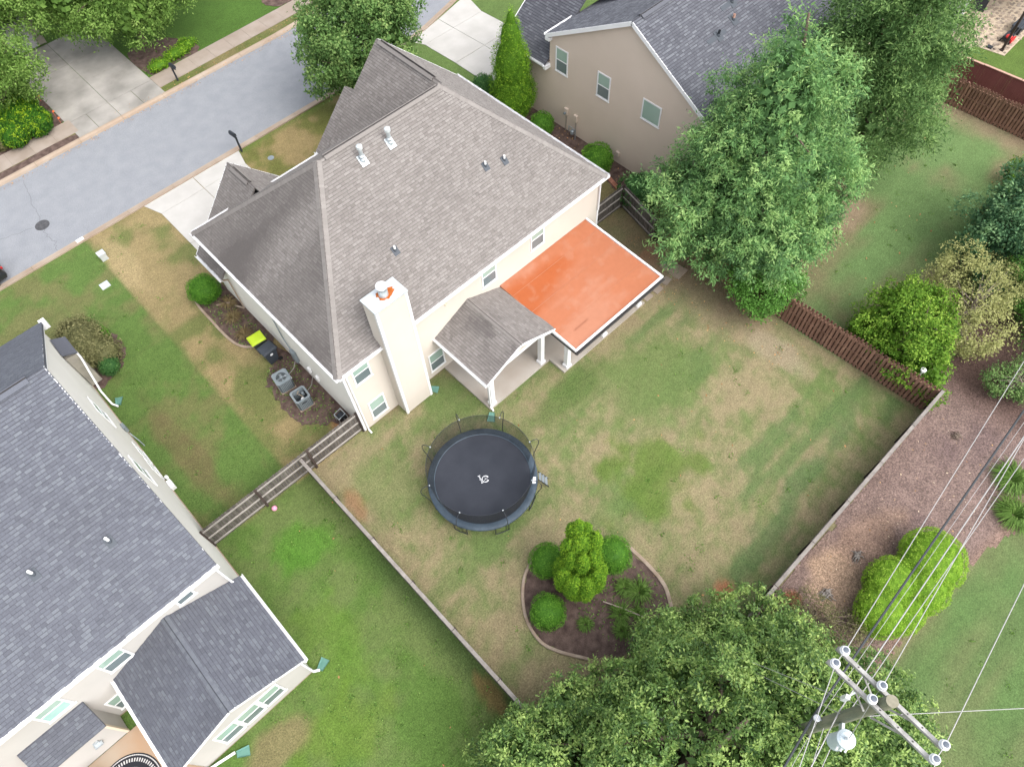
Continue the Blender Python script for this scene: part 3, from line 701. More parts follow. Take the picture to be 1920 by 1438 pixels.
# ------------------------------------------------------------------ the main house
HX0, HX1, HY0, HY1 = 5.25, 21.55, 17.12, 28.3
house = thing('house', 'two storey cream house with grey brown shingle roof, chimney and orange porch roof', 'house', (13.4, 22.7, 0))
def part_walls():
    b = MB(); lap_wall(b, (HX0, HY0), (HX1, HY0), 0.12, 5.36, (0, -1)); b.build('wall', 'siding_cream', house)
    b = MB(); lap_wall(b, (HX0, HY1+1.2), (HX0, HY0), 0.12, [(0, 2.9), (1.9, 2.9), (1.95, 5.36), (HY1+1.2-HY0, 5.36)], (-1, 0)); b.build('wall', 'siding_white', house)
    b = MB(); lap_wall(b, (HX1, HY0), (HX1, HY1), 0.12, 5.36, (1, 0)); b.build('wall', 'siding_cream', house)
    b = MB(); lap_wall(b, (HX1, HY1), (HX0, HY1), 0.12, [(0, 5.4), (4.3, 9.5), (8.6, 5.4), (HX1-HX0, 5.4)], (0, 1)); b.build('wall', 'siding_cream', house)
    b = MB(); lap_wall(b, (11.6, 29.6), (5.25, 29.6), 0.12, [(0, 3.2), (3.2, 6.5), (6.35, 3.2)], (0, 1)); b.build('wall', 'siding_cream', house)
    b = MB(); b.box(11.58, 11.6, HY1, 29.6, 0.1, 3.1); b.box(12.9, 15.0, HY1+0.01, HY1+0.4, 0.1, 5.4); b.each('wall', 'siding_cream', house)
    b = MB(); b.box(HX0+0.02, HX1-0.02, HY0+0.02, HY1-0.02, -0.1, 0.121); b.box(HX0+0.02, 11.6, HY1, 29.58, -0.1, 0.121); b.each('foundation', 'concrete_tan', house)
    b = MB()
    for x_, y_ in ((HX0, HY0), (HX1, HY0)):
        sx = 1 if x_ > 10 else -1
        b.box(*sorted((x_+sx*0.025, x_-sx*0.09)), y_-0.025, y_+0.09, 0.1, 5.30)
    b.each('corner_trim', 'trim_white', house)
part_walls()
roof = MB(); EV = 5.4
A_, B_ = (4.99, 16.92, EV), (21.8, 16.92, EV); D_ = (4.99, 28.65, EV); R1, R2 = (9.8, 22.78, 10.4), (16.59, 22.78, 10.4)
G0, G1 = (17.2, 23.47, 9.816), (17.2, 28.3, 9.816); CR = (21.8, 28.3, EV); VL = (12.6, 28.65, EV)
planes = [[A_, B_, R2, R1], [D_, A_, R1], [B_, CR, G1, G0, R2], [VL, D_, R1, R2, G0]]
gl = [(12.6, 28.3, EV), G0, G1]
sg = [(12.6, 28.95, EV), (12.6, 28.3, EV), (15.2, 28.3, 7.896), (15.2, 28.95, 7.896)]
sg2 = [(17.8, 28.95, EV), (15.2, 28.95, 7.896), (15.2, 28.3, 7.896), (17.8, 28.3, EV)]
gar1 = [(4.85, 29.95, 2.9), (4.85, 27.5, 2.9), (8.4, 27.5, 6.75), (8.4, 29.95, 6.75)]
gar2 = [(11.95, 27.5, 2.9), (11.95, 29.95, 2.9), (8.4, 29.95, 6.75), (8.4, 27.0, 6.75)]
for p in planes+[gl, sg, sg2, gar1, gar2]: roof.slab(p, (0, 0, -0.10))
roof_o = roof.build('roof', 'shingle_taupe', house)
sh = Shingles(np.random.default_rng(11))
def F(x, y, s, o=4): return float(fbm(np.array([x]), np.array([y]), s, o)[0])
st_hip = lambda a, b, p: 0.05+2.6*max(0, F(p[1]*0.42+p[2]*0.22, p[2]*0.10, 61)-0.47)+0.2*max(0, (6.8-p[2])/2)
st_rear = lambda a, b, p: 0.9*(F(p[0]*0.25, p[1]*0.3, 62)-0.58)
st_gab = lambda a, b, p: 0.12+2.4*max(0, F(p[1]*0.3+p[2]*0.4, p[2]*0.1, 63)-0.48)
sh.plane(planes[0], st_rear); sh.plane(planes[1], st_hip); sh.plane(planes[2], lambda a, b, p: 0.0); sh.plane([D_, VL, G0, R2, R1], lambda a, b, p: 0.12)
sh.plane([(12.6, 28.3, EV), (12.6, 28.29, EV), G1, G0][:2]+[G1, G0], st_gab); sh.plane(sg, st_gab); sh.plane([sg2[0], sg2[3], sg2[2], sg2[1]], st_gab)
sh.plane(gar1, st_gab); sh.plane(gar2, lambda a, b, p: 0.05)
nR, nL, nRt, nF = A3(0, -0.853, 1), A3(-1.04, 0, 1), A3(0.96, 0, 1), A3(0, 0.852, 1)
sh.cap(A_, R1, 0.21, n1=nR, n2=nL); sh.cap(B_, R2, 0.20, n1=nR, n2=nRt); sh.cap(D_, R1, 0.19, n1=nL, n2=nF, stain=0.3)
def ridge_vent(a, b, parent, w=0.17, mt='shingle_taupe', n1=nR, n2=nF):
    a, b = A3(*a), A3(*b); d = unit(b-a); o = MB(); c = (a+b)/2; L = (b-a)/2
    for nn in (n1, n2):
        nn = unit(nn); s = unit(np.cross(nn, d)); s = s if s[2] < 0 else -s
        o.ob(c+nn*0.085+s*w/2, L, s*w/2, nn*0.012)
    ro = o.build('ridge_vent', mt, parent, rnd=True)
    k = MB()
    for nn in (n1, n2):
        nn = unit(nn); s = unit(np.cross(nn, d)); s = s if s[2] < 0 else -s
        k.ob(c+nn*0.05+s*w*0.42, L*0.998, s*0.02, nn*0.028)
    k.build('vent_shadow_strip', 'gutter_dark', ro); return ro  # dark strip painted in for the shadow line under the raised cap
ridge_vent((10.15, 22.78, 10.4), (16.4, 22.78, 10.4), roof_o); ridge_vent((17.2, 24.0, 9.816), (17.2, 28.05, 9.816), roof_o, n1=A3(-.96, 0, 1), n2=nRt)
ridge_vent((8.4, 28.0, 6.75), (8.4, 29.5, 6.75), roof_o, n1=A3(-1.08, 0, 1), n2=A3(1.08, 0, 1))
# fascia, gutters, rakes
b = MB(); b.beam((4.99, 16.95, 5.30), (21.8, 16.95, 5.30), 0.03, 0.16); b.beam((5.02, 16.9, 5.30), (5.02, 28.65, 5.30), 0.03, 0.16); b.beam((21.78, 16.9, 5.30), (21.78, 28.3, 5.30), 0.03, 0.16)
b.beam((5.0, 28.62, 5.30), (12.6, 28.62, 5.30), 0.03, 0.16); b.beam((17.2, 28.28, 9.72), (21.8, 28.28, 5.31), 0.03, 0.2); b.beam((4.87, 27.5, 2.82), (4.87, 29.9, 2.82), 0.03, 0.15)
b.beam((4.9, 29.93, 2.86), (8.4, 29.93, 6.65), 0.03, 0.18); b.beam((8.4, 29.93, 6.65), (11.9, 29.93, 2.86), 0.03, 0.18); b.each('fascia', 'trim_white', roof_o)
b = MB(); b.box(5.0, 21.79, 16.96, 17.14, 5.2, 5.23); b.box(5.03, 5.27, 17.0, 28.6, 5.2, 5.23); b.box(21.5, 21.77, 17.0, 28.2, 5.2, 5.23); b.each('soffit', 'trim_white', roof_o)
gutter(roof_o, (5.0, 16.86, 5.36), (21.86, 16.86, 5.36)); gutter(roof_o, (4.93, 28.7, 5.36), (4.93, 16.86, 5.36)); gutter(roof_o, (21.86, 16.86, 5.36), (21.86, 28.3, 5.36))
gutter(roof_o, (12.7, 28.71, 5.36), (5.0, 28.71, 5.36)); gutter(roof_o, (4.79, 29.9, 2.88), (4.79, 27.5, 2.88)); gutter(roof_o, (12.54, 28.95, 5.36), (12.54, 28.3, 5.36))
# downspouts
def downspout(parent, pts, w=0.075, material='trim_white'):
    b = MB()
    for p, q in zip(pts[:-1], pts[1:]): b.beam(p, q, w, w*0.8)
    return b.build('downspout', material, parent)
downspout(house, [(5.40, 16.86, 5.30), (5.40, 17.02, 5.1), (5.40, 17.02, 0.15), (5.40, 16.8, 0.08)])
downspout(house, [(21.44, 16.86, 5.30), (21.44, 17.02, 5.1), (21.44, 17.02, 3.2)])
downspout(house, [(21.8, 17.2, 5.3), (21.64, 17.3, 5.1), (21.64, 17.3, 0.1)])
downspout(house, [(4.83, 27.55, 2.85), (5.16, 27.6, 2.6), (5.16, 27.6, 0.2), (4.9, 28.2, 0.1)], material='concrete_tan')
MB().tube([(4.95, 28.4, 0.12), (4.6, 28.75, 0.10), (4.2, 28.95, 0.08)], 0.055, 10).build('drain_extension', 'edging', house)
# roof vents
for x_, y_ in ((11.5, 22.05), (13.0, 22.05)):
    fl = pipe_vent(roof_o, (x_, y_, 9.80), 0.72, 0.085, 0.36, 'galvanised', 'galvanised')
    MB().lathe((x_, y_, 9.80), [(0.10, 0.62), (0.135, 0.64), (0.135, 0.78), (0.05, 0.83)], 14).build('flue_cap', 'metal_cap', fl)
    MB().lathe((x_, y_, 9.80), [(0.12, 0.22), (0.13, 0.26), (0.09, 0.30)], 14).build('storm_collar', 'galvanised', fl)
for x_, y_, z_ in ((16.3, 19.72, 7.80), (17.3, 19.52, 7.63), (10.37, 19.15, 7.31)): pipe_vent(roof_o, (x_, y_, z_), 0.30, 0.05, 0.30)
# windows on the back wall
for x_, z_, w_, h_ in ((6.15, 4.50, 0.92, 1.40), (6.31, 1.23, 0.92, 1.48), (10.02, 1.26, 0.94, 1.42), (13.8, 4.52, 0.94, 1.40), (17.03, 4.52, 0.94, 1.40)):
    window(house, (x_, HY0-0.020, z_), (1, 0, 0), (0, -1, 0), w_, h_)
MB().lathe((11.1, 17.09, 4.68), [(0.001, 0), (0.07, 0.0), (0.07, 0.04), (0.001, 0.05)], 10).build('wall_vent', 'trim_cream', house)
# patio doors and a window under the porch roof
for x_ in (13.6, 15.6): window(house, (x_, HY0-0.020, 1.25), (1, 0, 0), (0, -1, 0), 1.0, 2.0, 'pane_dark', 'pane_dark')
MB().ob((18.0, HY0-0.03, 1.08), (0.9, 0, 0), (0, 0.03, 0), (0, 0, 1.05)).build('patio_door', 'pane_dark', house)
# chimney
CX0, CX1, CY0, CY1, CZ = 7.35, 8.92, 16.43, 17.30, 8.22
ch = MB(); lap_wall(ch, (CX0, CY0), (CX1, CY0), 0.05, CZ, (0, -1)); lap_wall(ch, (CX0, CY1), (CX0, CY0), 0.05, CZ, (-1, 0)); lap_wall(ch, (CX1, CY0), (CX1, CY1), 0.05, CZ, (1, 0)); lap_wall(ch, (CX1, CY1), (CX0, CY1), 5.2, CZ, (0, 1))
cho = ch.build('chimney', 'siding_cream', house)
b = MB()
for x_, sx in ((CX0, -1), (CX1, 1)): b.box(*sorted((x_+sx*0.03, x_-sx*0.10)), CY0-0.03, CY0+0.10, 0.0, CZ)
b.each('corner_trim', 'trim_white', cho)
b = MB(); cc = ((CX0+CX1)/2, (CY0+CY1)/2); a0, a1, c0, c1 = CX0-0.06, CX1+0.06, CY0-0.06, CY1+0.06
b.add([(a0, c0, CZ), (a1, c0, CZ), (a1, c1, CZ), (a0, c1, CZ), (a0, c0, CZ+0.08), (a1, c0, CZ+0.08), (a1, c1, CZ+0.08), (a0, c1, CZ+0.08), (cc[0], cc[1], CZ+0.13)],
      [(3, 2, 1, 0), (0, 1, 5, 4), (1, 2, 6, 5), (2, 3, 7, 6), (3, 0, 4, 7), (4, 5, 8), (5, 6, 8), (6, 7, 8), (7, 4, 8)])
b.build('chase_cover', 'metal_cap', cho)
b = MB(); rr = np.random.default_rng(3)
pts = [(cc[0]+math.cos(t)*(0.33+0.13*rr.random()+0.12*math.cos(t-0.4)), cc[1]+math.sin(t)*(0.23+0.09*rr.random())) for t in np.linspace(0, 2*math.pi, 22)[:-1]]
n = len(pts); zt = lambda p: CZ+0.134-0.05*max(abs(p[0]-cc[0])/(a1-cc[0]), abs(p[1]-cc[1])/(c1-cc[1]))
b.add([(cc[0], cc[1], CZ+0.136)]+[(*p, zt(p)) for p in pts], [(0, 1+i, 1+(i+1) % n) for i in range(n)]); b.build('rust_stain', 'rust', cho)
fl = MB().lathe((cc[0], cc[1], CZ+0.12), [(0.20, 0), (0.20, 0.34)], 20).build('flue', 'galvanised', cho)
b = MB()
for k in range(20):
    t = 2*math.pi*k/20; b.box(cc[0]+0.205*math.cos(t)-0.008, cc[0]+0.205*math.cos(t)+0.008, cc[1]+0.205*math.sin(t)-0.008, cc[1]+0.205*math.sin(t)+0.008, CZ+0.46, CZ+0.62)
b.build('spark_screen', 'galvanised', fl)
MB().lathe((cc[0], cc[1], CZ+0.12), [(0.19, 0.5), (0.235, 0.5), (0.235, 0.57), (0.20, 0.61), (0.05, 0.63)], 20).build('flue_cap', 'plastic_white', fl)
# porch with the orange membrane roof
ps = MB(); ps.box(14.45, 20.6, 12.6, 17.1, -0.05, 0.13); ps.build('porch_slab', 'patio_slab', house)
ps = MB(); ps.box(10.35, 14.449, 13.66, 17.1, -0.05, 0.13); ps.build('porch_slab', 'patio_slab', house)
OX0, OX1, OY0, OY1 = 14.42, 20.58, 11.95, 17.10
zo = lambda y: 2.80+(y-OY0)*0.055
mo = MB(); mo.slab([(OX0, OY0, zo(OY0)), (OX1, OY0, zo(OY0)), (OX1, OY1, zo(OY1)), (OX0, OY1, zo(OY1))], (0, 0, -0.12)); po = mo.build('porch_roof', 'orange_roof', house)
b = MB()                                  # standing water and membrane seams
for y_ in (13.2, 14.9, 16.2): b.ob(((OX0+OX1)/2, y_, zo(y_)+0.012), ((OX1-OX0)/2-0.05, 0, 0), (0, 0.013, 0.0007), (0, 0, 0.003))
b.each('membrane_seam', 'orange_roof', po)
def membrane_col(X, Y):
    n1 = fbm(X*0.5, Y*0.8, 131); n2 = fbm(X*2.2, Y*2.2, 132); n3 = fbm(X*0.35, Y*2.5, 133)
    C = np.broadcast_to(A3(0.36, 0.132, 0.068), X.shape+(3,)).copy()
    C = mixc(C, A3(0.38, 0.165, 0.100), sstep(n1*0.6+n3*0.4, 0.42, 0.62))
    w = sstep(Y+0.28*(14.4-X)+1.2*(n1-0.5)+0.5*(n2-0.5), 14.0, 15.0)*(1-sstep(Y+0.15*(X-17)+0.5*(n2-.5), 16.0, 16.9))*(1-sstep(X+0.8*(n2-.5), 17.6, 19.2))
    C = mixc(C, A3(0.335, 0.088, 0.028), w*0.9)
    C = mixc(C, A3(0.39, 0.205, 0.14), sstep(n2, 0.60, 0.72)*0.25)
    return mixc(C, A3(0.22, 0.08, 0.045), blob(X, Y, 15.55, 12.75, 0.5, 0.05, 134, 0.9)*0.7)
grid_sheet('roof_membrane', np.linspace(OX0+0.04, OX1-0.03, 70), np.linspace(OY0+0.03, OY1, 60), membrane_col, 0, material='membrane', zf=lambda X, Y: zo(Y)+0.004+0.012*(fbm(X*1.5, Y*1.5, 135)-0.3).clip(0), parent=po)
b = MB(); b.beam((OX1+0.03, OY0-0.06, zo(OY0)+0.0), (OX1+0.03, OY1, zo(OY1)+0.0), 0.10, 0.16); b.beam((OX0-0.02, OY0-0.03, zo(OY0)), (OX1+0.08, OY0-0.03, zo(OY0)), 0.10, 0.16); b.beam((OX0-0.02, OY0-0.05, zo(OY0)+0.002), (OX0-0.02, 13.65, zo(13.65)+0.002), 0.09, 0.15); b.each('roof_edge', 'trim_white', po)
gutter(po, (OX0-0.08, OY0-0.14, 2.74), (OX1+0.1, OY0-0.14, 2.74), 'gutter_dark')
b = MB(); b.beam((OX0-0.07, OY0-0.14, 2.70), (OX0-0.07, 13.6, 2.72), 0.03, 0.16); b.build('gutter_face', 'gutter_dark', po)
b = MB(); b.beam((14.5, 12.75, 2.55), (20.5, 12.75, 2.55), 0.18, 0.26); b.beam((20.3, 12.85, 2.55), (20.3, 17.0, 2.55), 0.16, 0.25); b.each('porch_beam', 'trim_white', po)
b = MB(); b.box(14.46, 20.5, 12.3, 17.05, 2.66, 2.675); b.build('porch_ceiling', 'trim_white', po)
def column(x_, y_, h_, parent):
    b = MB(); b.box(x_-0.17, x_+0.17, y_-0.17, y_+0.17, 0.13, 0.30); b.box(x_-0.14, x_+0.14, y_-0.14, y_+0.14, 0.30, 0.36)
    b.box(x_-0.12, x_+0.12, y_-0.12, y_+0.12, 0.36, h_-0.2); b.box(x_-0.15, x_+0.15, y_-0.15, y_+0.15, h_-0.2, h_-0.12); b.box(x_-0.165, x_+0.165, y_-0.165, y_+0.165, h_-0.12, h_-0.02)
    b.build('porch_column', 'trim_white', parent)
for x_ in (14.82, 17.5, 20.2): column(x_, 12.78, 2.45, house)
for x_ in (14.05, 10.66): column(x_, 13.86, 2.62, house)
# gabled porch roof
GPX0, GPX1, GPR, GPY0 = 10.15, 14.55, 12.35, 13.42
gp1 = [(GPX0, GPY0, 2.92), (GPX0, 17.1, 2.92), (GPR, 17.1, 3.92), (GPR, GPY0, 3.92)]; gp2 = [(GPX1, 17.1, 2.92), (GPX1, GPY0, 2.92), (GPR, GPY0, 3.92), (GPR, 17.1, 3.92)]
b = MB(); b.slab(gp1, (0, 0, -0.1)); b.slab(gp2, (0, 0, -0.1)); gpo = b.build('porch_gable_roof', 'shingle_taupe', house)
st_p = lambda a, b_, p: 1.3*max(0, F(p[0]*1.1, p[1]*0.9, 66)-0.42)*math.exp(-((p[0]-11.9)/0.9)**2)*2.2+0.05
sh.plane([gp1[1], gp1[0], gp1[3], gp1[2]], st_p); sh.plane(gp2, st_p); sh.cap((GPR, GPY0, 3.92), (GPR, 17.1, 3.92), 0.16, n1=A3(-.4545, 0, 1), n2=A3(.4545, 0, 1), stain=0.5)
b = MB(); b.beam((GPX0, GPY0+0.01, 2.86), (GPR, GPY0+0.01, 3.86), 0.03, 0.16); b.beam((GPR, GPY0+0.01, 3.86), (GPX1, GPY0+0.01, 2.86), 0.03, 0.16)
b.beam((GPX0+0.3, 13.86, 2.70), (GPX1-0.3, 13.86, 2.70), 0.2, 0.2); b.beam((10.66, 13.97, 2.70), (10.66, 17.0, 2.70), 0.18, 0.2); b.each('fascia', 'trim_white', gpo)
b = MB(); b.poly([(10.4, 13.78, 2.8), (14.3, 13.78, 2.8), (12.35, 13.78, 3.74)]); b.build('gable_panel', 'siding_cream', gpo)
gutter(gpo, (GPX0-0.06, 17.1, 2.88), (GPX0-0.06, GPY0, 2.88))
downspout(house, [(10.12, 13.5, 2.82), (10.44, 13.74, 2.5), (10.44, 13.74, 0.2), (10.40, 13.5, 0.1)])
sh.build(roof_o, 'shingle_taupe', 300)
# meters and pipes on the side wall
b = MB(); b.tube([(5.16, 22.9, 4.35), (5.16, 22.9, 2.2), (5.16, 22.5, 1.2), (5.16, 22.4, 0.4)], 0.03, 8); b.build('conduit', 'ac_grey', house)
b = MB(); b.box(5.05, 5.22, 22.25, 22.6, 0.7, 1.5); b.build('meter_box', 'ac_grey', house)
for y_ in (21.1, 20.4):
    b = MB(); b.box(5.10, 5.22, y_-0.10, y_+0.10, 1.1, 1.4); b.build('disconnect_box', 'plastic_white', house)
b = MB(); b.lathe((5.15, 23.35, 4.5), [(0.05, 0), (0.09, 0.02), (0.09, 0.1), (0.03, 0.13)], 12); b.build('wall_lamp', 'plastic_white', house)

# ------------------------------------------------------------------ slate roofed house on the left
lh = thing('house', 'white sided house with slate grey shingle roof at the left edge', 'house', (-9, 21, 0))
LX, LY0, LR, LZ = -3.15, 14.0, 21.4, 10.28
b = MB(); lap_wall(b, (LX, LY0), (LX, 31.2), 0.1, [(0, 5.42), (LR-LY0, 10.05), (31.2-LY0, 2.95)], (1, 0)); b.build('wall', 'siding_white', lh)
b = MB(); lap_wall(b, (-18, LY0), (LX, LY0), 0.1, 5.45, (0, -1)); b.build('wall', 'siding_white_shaded', lh)
b = MB(); b.box(-18, -17.9, LY0, 31, 0, 5); b.box(-18, LX-0.05, 31.1, 31.2, 0, 2.9); b.each('wall', 'siding_white', lh)
b = MB(); b.box(-18, LX+0.06, LY0-0.03, 31, -0.1, 0.099); b.each('foundation', 'concrete_tan', lh)
lp1 = [(-18, 13.68, 5.40), (-2.93, 13.68, 5.40), (-2.93, LR, LZ), (-18, LR, LZ)]; lp2 = [(-2.93, 31.95, 2.65), (-18, 31.95, 2.65), (-18, LR, LZ), (-2.93, LR, LZ)]
b = MB(); b.slab(lp1, (0, 0, -0.14)); b.slab(lp2, (0, 0, -0.14)); lro = b.build('roof', 'shingle_slate', lh)
ls = Shingles(np.random.default_rng(12))
st_l = lambda a, b_, p: 0.6*(F(p[0]*0.35, p[1]*0.35, 67)-0.5)
ls.plane(lp1, st_l, e=0.135, w=(0.13, 0.28)); ls.plane(lp2, lambda a, b_, p: 0.5*(F(p[0]*0.3, p[1]*0.3, 68)-0.4), e=0.135, w=(0.13, 0.28))
ridge_vent((-18, LR, LZ), (-3.6, LR, LZ), lro, 0.19, 'shingle_slate', A3(0, -.632, 1), A3(0, .723, 1))
b = MB(); b.beam((-2.95, 13.7, 5.31), (-2.95, LR, LZ-0.09), 0.03, 0.18); b.beam((-2.95, LR, LZ-0.09), (-2.95, 31.9, 2.58), 0.03, 0.18); b.beam((-18, 13.7, 5.33), (-2.93, 13.7, 5.33), 0.03, 0.14); b.each('fascia', 'trim_white', lro)
b = MB(); b.box(-18, -2.96, 13.72, 14.02, 5.27, 5.29); b.each('soffit', 'trim_white', lro)
gutter(lro, (-18, 13.62, 5.37), (-2.9, 13.62, 5.37))
b = MB(); b.box(-3.05, -2.75, 31.7, 32.1, 2.3, 2.7); b.build('eave_return', 'trim_white', lro)
for (x_, y_) in ((-7.35, 16.75), (-5.0, 16.2)):
    z_ = 5.4+(y_-13.68)*0.632; fl = pipe_vent(lro, (x_, y_, z_), 0.34, 0.055, 0.30, slope=0.632)
def lwin(y_, z_, w_, h_): return window(lh, (LX+0.020, y_, z_), (0, 1, 0), (1, 0, 0), w_, h_)
lwin(24.2, 3.62, 1.0, 1.5); lwin(19.73, 4.45, 0.95, 1.5); lwin(22.2, 0.78, 0.9, 1.1); lwin(23.3, 0.78, 0.9, 1.1)
for x_, z_, w_, h_, up, lo in ((-7.63, 4.12, 0.98, 1.3, 'pane_green', 'pane_dark'), (-10.0, 4.15, 0.98, 1.32, 'pane_green', 'pane_aqua'), (-8.9, 1.12, 0.9, 1.35, 'pane_green', 'pane_dark')):
    window(lh, (x_, LY0-0.020, z_), (1, 0, 0), (0, -1, 0), w_, h_, up, lo)
window(lh, (-4.55, LY0-0.020, 4.45), (1, 0, 0), (0, -1, 0), 0.72, 0.62, 'pane_dark', split=False)
downspout(lh, [(-3.12, 13.62, 5.3), (-3.12, 13.9, 5.05), (-3.12, 13.9, 3.05), (-3.1, 13.7, 2.95)], 0.09)
# sunroom wing
SX0, SX1, SY0 = -8.05, -3.12, 9.95
b = MB(); lap_wall(b, (SX0, SY0), (SX1, SY0), 0.1, [(0, 2.95), (2.48, 4.05), (SX1-SX0, 2.95)], (0, -1)); b.build('wall', 'siding_white_shaded', lh)
b = MB(); lap_wall(b, (SX1, SY0), (SX1, LY0), 0.1, 2.9, (1, 0)); b.build('wall', 'siding_white', lh); b = MB(); lap_wall(b, (SX0, LY0), (SX0, SY0), 0.1, 2.9, (-1, 0)); b.build('wall', 'siding_white', lh)
b = MB(); b.box(SX0-0.02, SX1+0.02, SY0-0.02, LY0, -0.1, 0.098); b.each('foundation', 'concrete_tan', lh)
sp1 = [(-2.80, 13.98, 2.92), (-2.80, 9.55, 2.92), (-5.55, 9.55, 4.22), (-5.55, 13.98, 4.22)]; sp2 = [(-8.32, 9.55, 2.92), (-8.32, 13.98, 2.92), (-5.55, 13.98, 4.22), (-5.55, 9.55, 4.22)]
b = MB(); b.slab(sp1, (0, 0, -0.1)); b.slab(sp2, (0, 0, -0.1)); so = b.build('sunroom_roof', 'shingle_slate', lh)
ls.plane([sp1[1], sp1[0], sp1[3], sp1[2]], st_l, e=0.135, w=(0.13, 0.28)); ls.plane([sp2[1], sp2[0], sp2[3], sp2[2]], lambda a, b_, p: 0.15+0.7*(F(p[0]*0.8, p[1]*0.8, 69)-0.45), e=0.135, w=(0.13, 0.28))
ls.cap((-5.55, 9.55, 4.22), (-5.55, 13.98, 4.22), 0.15, n1=A3(.473, 0, 1), n2=A3(-.469, 0, 1))
gutter(so, (-2.75, 9.5, 2.88), (-2.75, 13.98, 2.88)); gutter(so, (-8.38, 13.98, 2.88), (-8.38, 9.5, 2.88))
b = MB(); b.beam((-2.8, 9.56, 2.84), (-5.55, 9.56, 4.14), 0.03, 0.16); b.beam((-5.55, 9.56, 4.14), (-8.32, 9.56, 2.84), 0.03, 0.16); b.each('fascia', 'trim_white', so)
for x_ in (-4.62, -5.56, -6.48): window(lh, (x_, SY0-0.020, 1.36), (1, 0, 0), (0, -1, 0), 0.92, 1.4, 'pane_green', 'pane_dark')
downspout(lh, [(-2.78, 9.5, 2.82), (-3.05, 9.85, 2.5), (-3.05, 9.85, 0.2), (-2.85, 9.75, 0.1)], 0.09)
downspout(lh, [(-8.3, 9.5, 2.82), (-8.12, 9.8, 2.5), (-8.12, 9.8, 0.2), (-7.0, 9.6, 0.12)], 0.09)
# bay with its lean-to roof, back door and lamp
b = MB(); lap_wall(b, (-11.8, 13.22), (-9.62, 13.22), 0.1, 2.45, (0, -1)); b.box(-9.64, -9.62, 13.22, 14, 0.1, 2.5); b.box(-11.8, -11.78, 13.22, 14, 0.1, 2.5); bay = b.build('bay_wall', 'siding_white_shaded', lh)
b = MB(); b.box(-9.70, -9.60, 13.19, 13.29, 0.1, 2.42); b.box(-11.82, -11.72, 13.19, 13.29, 0.1, 2.42); b.each('corner_trim', 'trim_cream', bay)
bp_ = [(-11.95, 12.98, 2.42), (-9.45, 12.98, 2.42), (-9.45, 13.98, 3.14), (-11.95, 13.98, 3.14)]
b = MB(); b.slab(bp_, (0, 0, -0.08)); b.build('bay_roof', 'shingle_slate', lh); ls.plane(bp_, lambda a, b_, p: 0.25+0.6*(F(p[0], p[1], 70)-0.5), e=0.135, w=(0.13, 0.28))
b = MB(); b.ob((-10.35, 13.1, 1.2), (0.16, 0, 0), (0, 0.08, 0), (0, 0, 0.05)); b.ob((-10.35, 13.16, 1.32), (0.10, 0, 0), (0, 0.04, 0), (0, 0, 0.1)); b.build('wall_lamp', 'galvanised', bay)
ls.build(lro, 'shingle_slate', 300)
# little side porch roof low on the gable wall
b = MB(); b.slab([(-3.1, 29.0, 2.95), (-2.5, 29.0, 2.62), (-2.5, 30.3, 2.62), (-3.1, 30.3, 2.95)], (0, 0, -0.09)); b.build('side_roof', 'shingle_slate', lh)
b = MB(); b.box(-3.1, -2.55, 29.05, 30.2, 0.1, 2.52); b.build('side_bay', 'stone_siding', lh)
downspout(lh, [(-2.53, 29.05, 2.55), (-2.53, 28.9, 2.3), (-2.9, 27.9, 0.7), (-2.9, 27.3, 0.15), (-2.75, 27.0, 0.1)], 0.08)
b = MB(); b.box(-3.11, -2.98, 25.0, 25.35, 0.5, 0.9); b.tube([(-3.05, 24.9, 0.5), (-2.95, 24.5, 0.1), (-2.9, 24.1, 0.05)], 0.025, 6); b.build('meter_box', 'ac_grey', lh)
b = MB(); b.box(-3.11, -2.9, 21.0, 21.5, 0.1, 0.35); b.lathe((-2.95, 21.6, 0.3), [(0.06, 0), (0.08, 0.05), (0.08, 0.2)], 10); b.build('hose_bib', 'plastic_white', lh)
b = MB(); b.box(-16, -8.07, 6.0, 13.2, -0.05, 0.05); struct(b.build('patio', 'patio_tan'))

# ------------------------------------------------------------------ tan gabled house at the top
th = thing('house', 'tan sided gable house with dark shingle roof beyond the evergreen shrubs', 'house', (36, 21, 0))
TX = 27.6; TP, TZ = 20.73, 9.26
b = MB(); lap_wall(b, (TX, 30.2), (TX, 14.9), 0.05, [(0, 3.95), (3.55, 3.95), (3.6, 5.88), (30.2-TP, 9.1), (30.2-14.9, 5.85)], (-1, 0)); b.build('wall', 'siding_tan', th)
b = MB(); b.box(TX, 45, 14.9, 14.95, 0, 5.8); b.box(44.9, 45, 15, 26.6, 0, 5.8); b.box(TX+0.05, 34, 30.1, 30.2, 0, 4); b.each('wall', 'siding_tan', th)
tp1 = [(27.35, 14.6, 5.82), (45.2, 14.6, 5.82), (45.2, TP, TZ), (27.35, TP, TZ)]; tp2 = [(45.2, 26.75, 5.9), (27.35, 26.75, 5.9), (27.35, TP, TZ), (45.2, TP, TZ)]
tw = [(27.2, 30.35, 4.05), (27.2, 26.66, 4.05), (31.2, 26.66, 7.05), (31.2, 30.35, 7.05)]; tw2 = [(35.2, 26.66, 4.05), (35.2, 30.35, 4.05), (31.2, 30.35, 7.05), (31.2, 22.5, 7.05)]
tw1b = [(28.2, 26.66, 4.80), (31.2, 26.66, 7.05), (31.2, 24.4, 7.05)]
b = MB()
for p in (tp1, tp2, tw, tw2): b.slab(p, (0, 0, -0.12))
tro = b.build('roof', 'shingle_dusk', th)
ts = Shingles(np.random.default_rng(13))
